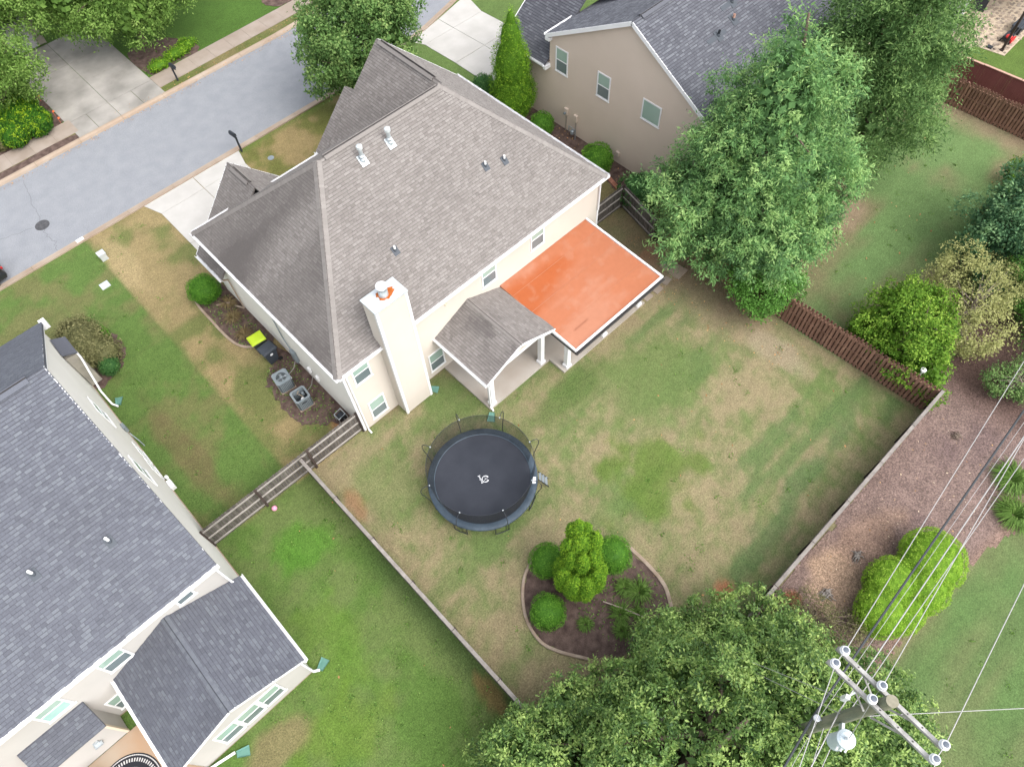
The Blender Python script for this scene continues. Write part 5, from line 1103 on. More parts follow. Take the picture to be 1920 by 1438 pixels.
# island bed
al = [(7.15, 4.75, 1.2, 0.85, 0.85, 1.25), (7.45, 5.05, 2.3, 0.72, 0.72, 1.4), (7.6, 5.3, 3.3, 0.52, 0.52, 1.3)]
rg = np.random.default_rng(55)
for a in np.linspace(0, 2*math.pi, 10)[:-1]: al.append((7.2+0.74*math.cos(a), 4.8+0.74*math.sin(a), 1.5+rg.uniform(0, 0.6), 0.36, 0.36, 1.2))
for a in np.linspace(0.4, 2*math.pi+0.4, 8)[:-1]: al.append((7.5+0.54*math.cos(a), 5.12+0.54*math.sin(a), 2.9+rg.uniform(0, 0.5), 0.26, 0.26, 1.05))
al += [(7.72, 5.55, 4.3, 0.24, 0.24, 0.9), (7.95, 5.35, 4.1, 0.22, 0.22, 0.8), (7.6, 5.75, 4.0, 0.22, 0.22, 0.8), (8.05, 4.95, 3.6, 0.24, 0.24, 0.9)]
bush('tall lobed bright green arborvitae in the middle of the island bed', (7.3, 4.9), (1, 1, 1.8), 'leaf_arbor', 132, leaf=0.075, name='arborvitae', cat='evergreen', lobes=al, bump=0.05, spread=0.06, up=0.7, aspect=0.4, dens=0.8)
bush('round clipped boxwood at the fence side of the island bed', (5.35, 4.80), (0.76, 0.76, 0.70), 'leaf_box', 133, leaf=0.05, dens=0.9)
bush('round clipped boxwood behind the arborvitae on the trampoline side', (6.85, 6.30), (0.78, 0.78, 0.72), 'leaf_box', 134, leaf=0.05, dens=0.9)
bush('round clipped boxwood behind the arborvitae on the porch side', (9.0, 4.55), (0.84, 0.84, 0.76), 'leaf_box', 135, leaf=0.05, dens=0.9)
# clipped junipers in the mulch bed
for c_, r_, sd_, lb in (((18.25, -4.95), (1.42, 1.35, 1.0), 136, 'large rounded clipped juniper, the one farthest from the pole'), ((16.25, -4.3), (1.2, 1.05, 0.9), 137, 'clipped juniper dome of the group nearest the capped fence'),
                        ((17.0, -5.35), (1.15, 1.0, 0.85), 138, 'clipped juniper dome on the verge side, next to the farthest one'), ((15.0, -4.65), (1.2, 1.05, 0.88), 139, 'clipped juniper dome beside the grey root lump'),
                        ((15.6, -5.35), (1.05, 0.75, 0.78), 140, 'clipped juniper dome closest to the magnolia')):
    bush(lb, c_, r_, 'leaf_juniper', sd_, leaf=0.055, dens=1.0, bump=0.04, spread=0.05, group='clipped junipers', tone=(0.55, 0.16))
def grass_clump(label, c, r, h, n, seed, leafm='leaf_grass', name='grass_clump', group=None):
    rng = np.random.default_rng(seed); t = tag_o = None
    a = rng.uniform(0, 2*math.pi, n); rr_ = r*np.sqrt(rng.uniform(0.0, 0.3, n))*rng.choice([0.3, 1.0], n); ln = h*rng.uniform(0.45, 1.3, n)
    d = np.stack([np.cos(a), np.sin(a), np.zeros(n)], 1); base = np.stack([c[0]+rr_*np.cos(a), c[1]+rr_*np.sin(a), np.zeros(n)], 1)
    s = np.stack([-np.sin(a), np.cos(a), np.zeros(n)], 1)*0.014; mid = base+d*ln[:, None]*0.35+A3(0, 0, 1)*ln[:, None]*0.65; tip = base+d*ln[:, None]*0.95+A3(0, 0, 1)*ln[:, None]*0.45
    V = np.stack([base-s, base+s, mid+s, mid-s, mid-s, mid+s, tip+s*0.2, tip-s*0.2], 1).reshape(-1, 3)
    o = leaves_obj(name, V, np.clip(np.repeat(rng.normal(0.5, 0.2, n), 2), 0, 1), leafm, None)
    return tag(o, label, 'grass clump', group)
for i, (c, r, h, lb) in enumerate([((8.8, 2.75), 0.6, 0.55, 'arching green grass clump, the largest, right in the island bed'), ((8.5, 3.3), 0.4, 0.4, 'arching green grass clump just beyond the largest in the island bed'), ((7.55, 2.7), 0.5, 0.42, 'low green grass clump beside the stick in the island bed'),
                                   ((6.2, 3.45), 0.35, 0.3, 'small grass clump below the arborvitae by the clipped boxwood'), ((7.1, 2.2), 0.4, 0.35, 'pale grass clump at the magnolia edge of the island bed'), ((8.1, 2.2), 0.3, 0.3, 'small grass clump at the far end of the stick')]):
    grass_clump(lb, c, r*1.1, h*0.8, 260, 300+i)
for i, (c, lm, lb) in enumerate([((4.4, 27.6), 'leaf_straw', 'dry straw coloured grass clump in the side bed, nearer the street'), ((4.2, 26.2), 'leaf_straw', 'dry straw coloured grass clump beside the lime lidded bin'), ((4.75, 28.6), 'leaf_straw', 'rusty dry grass clump by the wall end of the side bed')]):
    grass_clump(lb, c, 0.5, 0.4, 170, 320+i, lm)
for i, (c, lb) in enumerate([((24.6, -5.7), 'green strappy clump at the right edge, upper of two'), ((23.1, -6.55), 'green strappy clump at the right edge, lower of two')]):
    grass_clump(lb, c, 1.1, 0.5, 900, 330+i)

# ------------------------------------------------------------------ trampoline
TC = (7.43, 11.0); TR = 2.5
tp = thing('trampoline', 'round black trampoline with blue grey pad and safety net on the lawn', 'trampoline', (TC[0], TC[1], 0))
def ring_pts(r, z, n=72, t0=0.0): return [(TC[0]+r*math.cos(t0+2*math.pi*k/n), TC[1]+r*math.sin(t0+2*math.pi*k/n), z) for k in range(n)]
n = 72; b = MB(); P = [(TC[0], TC[1], 0.83)]
rad = [0.7, 1.4, 1.9, 2.2]; zz = [0.838, 0.855, 0.872, 0.885]
for r_, z_ in zip(rad, zz): P += ring_pts(r_, z_)
fs = [(0, 1+k, 1+(k+1) % n) for k in range(n)]
for j in range(3): fs += [(1+j*n+k, 1+(j+1)*n+k, 1+(j+1)*n+(k+1) % n, 1+j*n+(k+1) % n) for k in range(n)]
b.add(P, fs); mat_o = b.build('jumping_mat', 'tramp_mat', tp, smooth=True)
b = MB(); P = []
for r_, z_ in ((2.17, 0.90), (2.22, 0.925), (2.34, 0.935), (2.46, 0.925), (TR, 0.89), (TR, 0.84)): P += ring_pts(r_, z_)
b.add(P, [(j*n+k, (j+1)*n+k, (j+1)*n+(k+1) % n, j*n+(k+1) % n) for j in range(5) for k in range(n)])
pad = b.build('safety_pad', 'tramp_pad', tp, smooth=True)
b = MB(); b.tube(ring_pts(2.44, 0.82)+ring_pts(2.44, 0.82)[:1], 0.03, 8, False); b.build('frame_ring', 'galvanised', tp, smooth=True)
b = MB()
for k in range(8):
    t = 2*math.pi*(k+0.5)/8
    for dt in (-0.13, 0.13):
        x_, y_ = TC[0]+2.44*math.cos(t+dt), TC[1]+2.44*math.sin(t+dt); q = MB(); q.tube([(x_, y_, 0.82), (x_, y_, 0.06)], 0.022, 8); q.build('leg', 'tramp_steel', tp)
    q = MB(); q.tube([(TC[0]+2.44*math.cos(t+d_), TC[1]+2.44*math.sin(t+d_), 0.04) for d_ in (-0.13, 0, 0.13)], 0.022, 8); q.build('foot_bar', 'tramp_steel', tp)
ZT = 2.42; RN = 2.38
for k in range(8):                                   # outward bowed poles
    t = 2*math.pi*(k+0.5)/8+0.06; c_, s_ = math.cos(t), math.sin(t)
    pr_ = [(2.52, 0.5), (2.56, 0.95), (2.66, 1.4), (2.80, 1.85), (2.82, 2.2), (2.72, 2.42), (2.55, 2.48), (RN, ZT)]
    q = MB(); q.tube([(TC[0]+r_*c_, TC[1]+r_*s_, z_) for r_, z_ in pr_], 0.017, 8); po_ = q.build('net_pole', 'tramp_steel', tp, smooth=True)
    MB().lathe((TC[0]+RN*c_, TC[1]+RN*s_, ZT), [(0.03, -0.03), (0.03, 0.03)], 8).build('pole_clip', 'galvanised', po_)
b = MB(); b.tube(ring_pts(RN, ZT)+ring_pts(RN, ZT)[:1], 0.012, 6, False); b.build('net_ring', 'tramp_steel', tp)
b = MB(); P = ring_pts(2.2, 0.92)+ring_pts(2.31, 1.6)+ring_pts(RN, ZT)
gate = [k for k in range(n) if not (64 <= k <= 66)]
b.add(P, [(j*n+k, j*n+(k+1) % n, (j+1)*n+(k+1) % n, (j+1)*n+k) for j in range(2) for k in gate]); b.build('safety_net', 'net', tp)
# printed emblem: broken ring, small centre mark and a line of script (illegible in the photograph)
e = MB(); ec = np.array([7.50, 10.88]); un_, vn = unit(A3(0.755, -0.656, 0))[:2], unit(A3(0.656, 0.755, 0))[:2]   # picture right, picture up
EP = lambda a, c_: (*(ec+un_*a+vn*c_), 0.842)
for k in range(26):
    t0, t1 = math.radians(35)+k*math.radians(300)/26, math.radians(35)+(k+1)*math.radians(300)/26
    w0 = 0.115+0.03*math.sin(k/26*math.pi); e.add([EP(0.165*math.cos(t0), 0.165*math.sin(t0)), EP(0.165*math.cos(t1), 0.165*math.sin(t1)), EP(w0*math.cos(t1), w0*math.sin(t1)), EP(w0*math.cos(t0), w0*math.sin(t0))], [(0, 3, 2, 1)])
e.build('printed_ring', 'print_white', mat_o)
for sc, a_, c_ in ((0.03, 0.0, 0.0), (0.022, 0.06, 0.05), (0.02, -0.05, -0.05), (0.025, 0.07, -0.04), (0.018, -0.03, 0.06)):
    q = MB(); q.add([EP(a_-sc, c_), EP(a_, c_-sc*0.8), EP(a_+sc, c_), EP(a_, c_+sc)], [(0, 1, 2, 3)]); q.build('printed_mark', 'print_white', mat_o)
rg = np.random.default_rng(8); base = np.array([-0.30, 0.16]); dl = np.array([0.036, -0.080])*0.62
for k in range(7):
    c_ = base+dl*k*1.12; w_ = 0.034; h_ = 0.034+0.03*(k in (0, 3, 6)); ax = unit(A3(*dl, 0))[:2]; bx = np.array([-ax[1], ax[0]])
    q = MB(); pp = [c_+ax*sa*0.017+bx*sb*h_ for sa, sb in ((-1, -1), (1, -0.7), (0.6, 1), (-0.8, 0.8))]; q.add([EP(*p) for p in pp], [(0, 1, 2, 3)]); q.build('printed_letter', 'print_white', mat_o)
q = MB(); a_ = -0.62; q.ob((TC[0]+2.34*math.cos(a_-0.22), TC[1]+2.34*math.sin(a_-0.22), 0.94), A3(-math.sin(a_-.22), math.cos(a_-.22), 0)*0.16, A3(math.cos(a_-.22), math.sin(a_-.22), 0)*0.075, A3(0, 0, 0.004)); q.build('warning_label', 'print_white', pad)
# ladder on the right hand side
la = math.radians(-42); dr_ = A3(math.cos(la), math.sin(la), 0); sd_ = A3(-dr_[1], dr_[0], 0); T3 = A3(TC[0], TC[1], 0)
ld = thing('ladder', 'short grey step ladder leaning on the trampoline edge', 'ladder', T3+dr_*2.75)
for s_ in (-1, 1): MB().tube([T3+dr_*2.52+sd_*s_*0.2+A3(0, 0, 0.86), T3+dr_*3.0+sd_*s_*0.2+A3(0, 0, 0.02)], 0.02, 8).build('side_rail', 'tramp_steel', ld)
for k in range(3):
    f_ = (k+0.6)/3.4; MB().ob(T3+dr_*(2.52+0.48*f_)+A3(0, 0, 0.86-0.84*f_), sd_*0.2, dr_*0.055, A3(0, 0, 0.012)).build('rung', 'ac_grey', ld)
# ------------------------------------------------------------------ bins and air conditioners
def bin_(label, c, rz, lidm):
    t = thing('wheelie_bin', label, 'bin', (c[0], c[1], 0)); R_ = lambda x_, y_, z_: (c[0]+x_*math.cos(rz)-y_*math.sin(rz), c[1]+x_*math.sin(rz)+y_*math.cos(rz), z_)
    b = MB(); lo = [(-0.24, -0.24), (0.24, -0.24), (0.24, 0.26), (-0.24, 0.26)]; hi = [(-0.31, -0.33), (0.31, -0.33), (0.31, 0.36), (-0.31, 0.36)]
    b.add([R_(*p, 0.06) for p in lo]+[R_(*p, 1.02) for p in hi], [(3, 2, 1, 0), (0, 1, 5, 4), (1, 2, 6, 5), (2, 3, 7, 6), (3, 0, 4, 7), (4, 5, 6, 7)]); bo = b.build('body', 'bin_grey', t)
    b = MB(); rim = [(-0.335, -0.36), (0.335, -0.36), (0.335, 0.385), (-0.335, 0.385)]; b.add([R_(*p, 0.98) for p in rim]+[R_(*p, 1.03) for p in rim], [(3, 2, 1, 0), (0, 1, 5, 4), (1, 2, 6, 5), (2, 3, 7, 6), (3, 0, 4, 7), (4, 5, 6, 7)]); b.build('rim', 'bin_grey', bo)
    b = MB(); l0 = [(-0.35, -0.38), (0.35, -0.38), (0.35, 0.42), (-0.35, 0.42)]; l1 = [(-0.31, -0.33), (0.31, -0.33), (0.32, 0.40), (-0.32, 0.40)]; l2 = [(-0.24, -0.24), (0.24, -0.24), (0.26, 0.20), (-0.26, 0.20)]
    b.add([R_(*p, 1.034) for p in l0]+[R_(*p, 1.10) for p in l1]+[R_(*p, 1.125) for p in l2], [(3, 2, 1, 0)]+[(i, (i+1) % 4, 4+(i+1) % 4, 4+i) for i in range(4)]+[(4+i, 4+(i+1) % 4, 8+(i+1) % 4, 8+i) for i in range(4)]+[(8, 9, 10, 11)]); b.build('lid', lidm, t)
    MB().tube([R_(-0.28, 0.45, 1.0), R_(0.28, 0.45, 1.0)], 0.02, 8).build('handle', 'plastic_black', t)
    for s_ in (-1, 1): MB().tube([R_(s_*0.28, 0.33, 0.12), R_(s_*0.35, 0.33, 0.12)], 0.12, 14).build('wheel', 'rubber', t)
    return t, R_
bin_('wheelie bin with bright lime green lid beside the house wall', (4.35, 24.75), math.radians(-95), 'lime')
bt, BR = bin_('dark grey wheelie bin with grey lid and white round emblem', (4.38, 23.85), math.radians(-88), 'bin_grey')
em = MB(); ang = np.linspace(0, 2*math.pi, 15)[:-1]
em.add([A3(*BR(0.295, 0.02, 0.80))+A3(0.0, -0.012, 0)+A3(*BR(0, 1, 0))*0+(A3(*BR(0, math.cos(a)*0.085, 0))-A3(*BR(0, 0, 0)))+A3(0, 0, 0.085*math.sin(a)) for a in ang], [tuple(range(14))]); em.build('printed_emblem', 'print_white', bt)
def ac(label, c, rz, open_top):
    t = thing('air_conditioner', label, 'air conditioner', (c[0], c[1], 0)); R_ = lambda x_, y_, z_: (c[0]+x_*math.cos(rz)-y_*math.sin(rz), c[1]+x_*math.sin(rz)+y_*math.cos(rz), z_)
    s = 0.37; q = MB(); q.prism([R_(x_, y_, 0)[:2] for x_, y_ in ((-0.40, -0.40), (0.40, -0.40), (0.40, 0.40), (-0.40, 0.40))], -0.02, 0.06); q.build('concrete_pad', 'edging', t)
    oct_ = lambda s_, c_: [(-s_+c_, -s_), (s_-c_, -s_), (s_, -s_+c_), (s_, s_-c_), (s_-c_, s_), (-s_+c_, s_), (-s_, s_-c_), (-s_, -s_+c_)]
    q = MB(); o8 = oct_(s, 0.07); V_ = [R_(*p, 0.06) for p in o8]+[R_(*p, 0.80) for p in o8]
    q.add(V_, [(i, (i+1) % 8, 8+(i+1) % 8, 8+i) for i in range(8)]); bd = q.build('cabinet', 'ac_mid', t)
    for a0 in range(4):                                    # louvred side panels
        ca, sa = math.cos(a0*math.pi/2), math.sin(a0*math.pi/2)
        for k in range(8):
            w_ = -0.27+k*0.077; x_, y_ = ca*s-sa*w_, sa*s+ca*w_; q = MB()
            q.ob(R_(x_, y_, 0.43), A3(*R_(ca, sa, 0))*0.014-A3(c[0], c[1], 0)*0.014, (A3(*R_(-sa, ca, 0))-A3(c[0], c[1], 0))*0.024, A3(0, 0, 0.36)); q.build('louvre', 'ac_grey', bd)
    q = MB(); o9 = oct_(s+0.03, 0.09); ri = 0.27; m8 = 32
    ci = [R_(ri*math.cos(2*math.pi*k/m8-2.356-0.2), ri*math.sin(2*math.pi*k/m8-2.356-0.2), 0.86) for k in range(m8)]
    if open_top:
        oi = oct_(s-0.06, 0.06); V_ = [R_(*p, 0.79) for p in o9]+[R_(*p, 0.86) for p in o9]+[R_(*p, 0.86) for p in oi]+[R_(*p, 0.55) for p in oi]
        q.add(V_, [(i, (i+1) % 8, 8+(i+1) % 8, 8+i) for i in range(8)]+[(8+i, 8+(i+1) % 8, 16+(i+1) % 8, 16+i) for i in range(8)]+[(16+i, 16+(i+1) % 8, 24+(i+1) % 8, 24+i) for i in range(8)]); q.build('top_rim', 'ac_grey', t)
        q = MB(); q.prism([R_(x_, y_, 0)[:2] for x_, y_ in oct_(s-0.02, 0.06)], 0.1, 0.12); q.build('base_pan', 'ac_dark', t)
        MB().lathe(R_(0.02, -0.14, 0.25), [(0.11, 0), (0.12, 0.3), (0.08, 0.4), (0.02, 0.42)], 14).build('compressor', 'plastic_white', t)
        MB().tube([R_(0.1, 0.0, 0.5), R_(0.0, 0.12, 0.7), R_(-0.1, 0.15, 0.78), R_(0.05, 0.25, 0.8)], 0.018, 6).build('copper_pipe', 'chip', t)
        q = MB(); q.ob(R_(0.16, 0.12, 0.6), (0.06, 0, 0), (0, 0.05, 0), (0, 0, 0.1)); q.build('control_box', 'ac_grey', t)
        for s_ in (0,): 
            q = MB(); q.ob(A3(*R_(-0.02, -s-0.02, 0.62)), (A3(*R_(1, 0, 0))-A3(c[0], c[1], 0))*0.13, (A3(*R_(0, 1, 0))-A3(c[0], c[1], 0))*0.006, A3(0, 0, 0.035)); q.build('name_plate', 'plastic_black', t)
    else:
        oo = [R_(*p, 0.86) for p in o9]; V_ = [R_(*p, 0.79) for p in o9]+oo+ci
        fs = [(i, (i+1) % 8, 8+(i+1) % 8, 8+i) for i in range(8)]
        for k in range(m8):
            p = k*8//m8; p2 = (k+1)*8//m8 % 8
            fs.append((8+p, 16+k, 16+(k+1) % m8) if p == p2 else (8+p, 16+k, 16+(k+1) % m8, 8+p2))
        q.add(V_, [tuple(reversed(f)) if len(f) > 2 and i >= 8 else f for i, f in enumerate(fs)]); q.build('top_rim', 'ac_grey', t)
        for r_ in (0.06, 0.10, 0.14, 0.18, 0.22, 0.26):
            q = MB(); pr_ = [R_(r_*math.cos(2*math.pi*k/24), r_*math.sin(2*math.pi*k/24), 0.875-0.0*r_) for k in range(25)]; q.tube(pr_, 0.006, 5, False); q.build('grille_ring', 'ac_grey', t)
        MB().lathe(R_(0, 0, 0.80), [(0.07, 0), (0.09, 0.02), (0.09, 0.06), (0.05, 0.08)], 14).build('fan_hub', 'ac_grey', t)
        for k in range(4):
            a = k*math.pi/2; q = MB(); q.add([R_(0.07*math.cos(a), 0.07*math.sin(a), 0.78), R_(0.26*math.cos(a-0.3), 0.26*math.sin(a-0.3), 0.76), R_(0.26*math.cos(a+0.3), 0.26*math.sin(a+0.3), 0.80)], [(0, 1, 2)]); q.build('fan_blade', 'galvanised', t)
        q = MB(); q.ob(R_(s+0.02, -0.24, 0.7), (0.03, 0, 0), (0, 0.03, 0), (0, 0, 0.05)); q.build('label_plate', 'plastic_white', t)
    MB().tube([R_(0.3, 0.3, 0.25), R_(0.55, 0.5, 0.12), R_(0.8, 0.55, 0.25), (5.15, R_(0.9, 0.5, 0)[1], 0.9)], 0.022, 8).build('refrigerant_line', 'concrete_grey', t)
ac('grey air conditioner with round fan grille on top, nearer the bins', (3.98, 22.05), math.radians(-8), False)
ac('grey air conditioner with open top showing its insides', (4.05, 20.55), math.radians(-6), True)
# ------------------------------------------------------------------ small garden things
def edging(name, pts, closed, w=0.13, h=0.10, material='edging', n=6, piece=None):
    S = smooth_poly(pts, n) if closed else [A3(*p) for p in pts]
    if closed: S = S+[S[0]]
    b = MB(); V_ = []
    for i, p in enumerate(S):
        d = unit(np.append(S[min(i+1, len(S)-1)]-S[max(i-1, 0)], 0)); s = np.array([-d[1], d[0]])*w/2
        for o_, z_ in ((-1, -0.03), (-1, h*0.8), (-0.5, h), (0.5, h), (1, h*0.8), (1, -0.03)): V_.append((*(p+s*o_), z_))
    fs = [(i*6+j, (i+1)*6+j, (i+1)*6+(j+1) % 6, i*6+(j+1) % 6) for i in range(len(S)-1) for j in range(6)]
    b.add(V_, fs); return b.build(name, material, smooth=False)
def open_smooth(pts, n=6):
    P = [A3(*p) for p in pts]; P = [2*P[0]-P[1]]+P+[2*P[-1]-P[-2]]; out = []
    for i in range(1, len(P)-2):
        p0, p1, p2, p3 = P[i-1:i+3]
        for t in np.arange(n)/n: out.append(0.5*((2*p1)+(-p0+p2)*t+(2*p0-5*p1+4*p2-p3)*t*t+(-p0+3*p1-3*p2+p3)*t**3))
    return out+[P[-2]]
tag(edging('garden_edging', open_smooth([(10.0, 4.3), (9.97, 3.2), (9.8, 2.2), (9.3, 1.4)]), False, 0.16, 0.06), 'pale mortar edging at the right end of the island bed', 'edging')
tag(edging('garden_edging', open_smooth([(6.85, 7.05), (5.65, 6.55), (4.7, 5.5), (4.38, 4.4), (4.6, 3.55), (5.3, 2.4)]), False), 'curved concrete edging round the fence side of the island bed', 'edging')
tag(edging('garden_edging', open_smooth([(10.0, 4.3), (9.4, 5.25), (8.6, 5.95)]), False), 'curved concrete edging on the lawn side of the island bed', 'edging')
tag(edging('garden_edging', open_smooth([(4.2, 30.95), (3.55, 30.1), (3.45, 28.2), (3.5, 26.4), (3.8, 25.55), (4.3, 25.15)]), False), 'pale curved edging of the side bed by the lime bin', 'edging')
S = open_smooth([(26.45, 20.9), (26.05, 19.6), (25.75, 18.3), (25.95, 17.3), (26.2, 16.1)], 7)
be = thing('brick_edging', 'curved red brick edging below the tan house shrubs', 'edging', (26, 18.5, 0))
for i in range(len(S)-1):
    d = unit(np.append(S[i+1]-S[i], 0)); q = MB(); q.ob((*((S[i]+S[i+1])/2), 0.05), d*(np.linalg.norm(S[i+1]-S[i])/2-0.008), A3(-d[1], d[0], 0)*0.13, A3(0, 0, 0.05)); q.build('brick', 'brick_edging', be)
def splash(label, c, rz):
    ca, sa = math.cos(rz), math.sin(rz); R_ = lambda x_, y_, z_: (c[0]+x_*ca-y_*sa, c[1]+x_*sa+y_*ca, z_)
    b = MB(); b.add([R_(0, -0.10, 0.02), R_(0.48, -0.17, 0.02), R_(0.48, 0.17, 0.02), R_(0, 0.10, 0.02), R_(0, -0.13, 0.11), R_(0.48, -0.20, 0.07), R_(0.48, 0.20, 0.07), R_(0, 0.13, 0.11), R_(0.04, -0.09, 0.06), R_(0.48, -0.16, 0.03), R_(0.48, 0.16, 0.03), R_(0.04, 0.09, 0.06)],
                    [(3, 2, 1, 0), (0, 1, 5, 4), (2, 3, 7, 6), (3, 0, 4, 7), (4, 5, 9, 8), (6, 7, 11, 10), (7, 4, 8, 11), (8, 9, 10, 11), (1, 2, 10, 9)])
    return tag(b.build('splash_block', 'splash_green'), label, 'splash block', 'green splash blocks under downspouts')
splash('green splash block at the foot of the corner porch column by the trampoline', (10.3, 13.5), math.radians(-140))
splash('green splash block at the foot of the chimney', (9.0, 16.75), math.radians(-55)); splash('green splash block by the olive shrub of the left house', (-2.7, 27.1), math.radians(60))
splash('green splash block at the outer sunroom corner of the left house', (-2.85, 9.75), math.radians(25)); splash('green splash block below the sunroom windows at the bottom edge', (-7.0, 9.5), math.radians(-25))
pd = MB(); pd.prism([(23.14, 13.68), (23.86, 13.6), (23.97, 12.4), (23.1, 12.35)], 0, 0.09); tag(pd.build('concrete_pad', 'concrete_tan'), 'bare concrete pad on the ground near the maple', 'pad')
for i, (x_, y_) in enumerate(((22.62, 12.78), (21.84, 12.72), (21.08, 12.78))):
    q = MB(); a = random.uniform(-0.15, 0.15); pts = [(x_+0.27*sx*math.cos(a)-0.2*sy*math.sin(a), y_+0.27*sx*math.sin(a)+0.2*sy*math.cos(a)) for sx, sy in ((-1, -1), (1, -0.9), (0.95, 1), (-1, 0.95))]
    q.prism(pts, 0, 0.035); tag(q.build('stepping_stone', 'sidewalk'), ('grey stepping stone nearest the concrete pad', 'middle grey stepping stone between pad and porch', 'grey stepping stone closest to the orange roofed porch')[i], 'stepping stone', 'stepping stones')
tag(MB().tube([(7.38, 3.54, 0.25), (7.8, 2.7, 0.2), (8.15, 1.9, 0.12)], 0.03, 8).build('stick', 'bark_pale'), 'pale bare stick lying across the island bed', 'stick')
bl = MB(); pr_ = [(0.13*math.sin(t), 0.13-0.13*math.cos(t)) for t in np.linspace(0.05, math.pi-0.05, 9)]; bl.lathe((-0.2, 16.9, 0), pr_, 16); tag(bl.build('ball', 'pink', smooth=True), 'pink ball on the grass by the grey fence', 'ball')
hr = thing('hose_cart', 'dark metal hose cart by the house corner next to the fence', 'hose cart', (4.85, 18.35, 0))
for y_ in (18.15, 18.55): MB().tube([(4.6, y_, 0.05), (4.6, y_, 0.7), (5.0, y_, 0.8), (5.1, y_, 0.05)], 0.02, 8).build('cart_frame', 'galvanised', hr)
MB().tube([(4.85, 18.18, 0.45), (4.85, 18.52, 0.45)], 0.2, 16).build('hose_reel', 'plastic_black', hr)
for p_ in ((4.6, 0.7), (5.0, 0.8), (4.85, 0.45)): MB().tube([(p_[0], 18.15, p_[1]), (p_[0], 18.55, p_[1])], 0.018, 8).build('cross_bar', 'galvanised', hr)
def mailbox(label, c, ang, h=1.15):
    t = thing('mailbox', label, 'mailbox', (c[0], c[1], 0)); d = A3(math.cos(ang), math.sin(ang), 0); s = A3(-d[1], d[0], 0); C_ = A3(c[0], c[1], 0)
    MB().beam(C_, C_+A3(0, 0, h), 0.1, 0.1).build('post', 'plastic_black', t); MB().beam(C_-d*0.1+A3(0, 0, h-0.05), C_+d*0.5+A3(0, 0, h-0.05), 0.09, 0.08).build('arm', 'plastic_black', t)
    b = MB(); o = []; prof = [(-0.1, 0), (0.1, 0), (0.1, 0.13)]+[(0.1*math.cos(a), 0.13+0.1*math.sin(a)) for a in np.linspace(0, math.pi, 7)[1:-1]]+[(-0.1, 0.13)]; m_ = len(prof)
    for k in (-0.02, 0.5): o += [C_+d*k+s*a+A3(0, 0, h+0.0+z_) for a, z_ in prof]
    b.add(o, [tuple(range(m_)), tuple(range(m_, 2*m_))[::-1]]+[(i, m_+i, m_+(i+1) % m_, (i+1) % m_) for i in range(m_)]); b.build('box', 'plastic_black', t)
    MB().lathe((c[0], c[1], h), [(0.06, 0), (0.075, 0.02), (0.05, 0.1), (0.01, 0.14)], 8).build('finial', 'plastic_black', t)
mailbox('black mailbox on a post beside the cream house driveway', (11.94, 38.45), math.radians(95))
mailbox('black mailbox on a post across the road by the ground cover', (12.75, 47.7), math.radians(-85)); mailbox('black mailbox post at the top edge by the tan house driveway', (34.3, 40.6), math.radians(100))
mh = MB(); mh.lathe((0.02, 41.7, 0.004), [(0.42, 0), (0.42, 0.012), (0.36, 0.014), (0.36, 0.008), (0.30, 0.008), (0.30, 0.014), (0.02, 0.014)], 28); tag(mh.build('manhole_cover', 'cast_iron'), 'round iron manhole cover in the road', 'manhole')
ub = MB(); ub.prism([(1.25, 36.4), (1.62, 36.4), (1.62, 36.75), (1.25, 36.75)], 0, 0.42); ub.prism([(1.22, 36.37), (1.65, 36.37), (1.65, 36.78), (1.22, 36.78)], 0.42, 0.5); tag(ub.build('utility_pedestal', 'metal_cap'), 'pale utility pedestal on the lawn near the kerb', 'utility box')
ul = MB(); ul.prism([(0.25, 34.5), (0.75, 34.5), (0.75, 35.0), (0.25, 35.0)], 0, 0.04); tag(ul.build('utility_box_cover', 'metal_cap'), 'square pale utility lid flush in the side lawn', 'utility lid')
wm = MB(); wm.lathe((12.9, 36.6, 0), [(0.2, 0), (0.2, 0.03), (0.02, 0.035)], 16); tag(wm.build('valve_cover', 'ac_grey'), 'small round grey valve cover in the front lawn', 'cover')
kb = MB(); kb.prism([(0.85, 38.75), (1.3, 38.75), (1.3, 38.95), (0.85, 38.95)], 0.05, 0.14); tag(kb.build('kerb_marker', 'plastic_white'), 'small white block on the near kerb', 'marker')
for i, (x_, y_, lb) in enumerate(((5.05, 52.6, 'tiny orange flag beside the far driveway, farthest from the road'), (5.05, 50.4, 'tiny orange flag beside the far driveway, middle of three'), (5.0, 49.5, 'tiny orange flag beside the far driveway, nearest the road'))):
    q = MB(); q.tube([(x_, y_, 0), (x_, y_, 0.45)], 0.008, 6); q.slab([(x_, y_, 0.33), (x_+0.12, y_, 0.33), (x_+0.12, y_, 0.45), (x_, y_, 0.45)], (0, 0.004, 0)); tag(q.build('marker_flag', 'flag_orange'), lb, 'flag', 'orange marker flags')
wb = MB(); wb.tube([(25.55, 0.1, 0), (25.55, 0.1, 1.85)], 0.05, 8); wb.lathe((25.55, 0.1, 1.8), [(0.05, 0), (0.13, 0.02), (0.13, 0.10), (0.04, 0.13)], 10); tag(wb.build('bird_feeder', 'plastic_white'), 'white object on a post poking above the brown fence end', 'feeder')
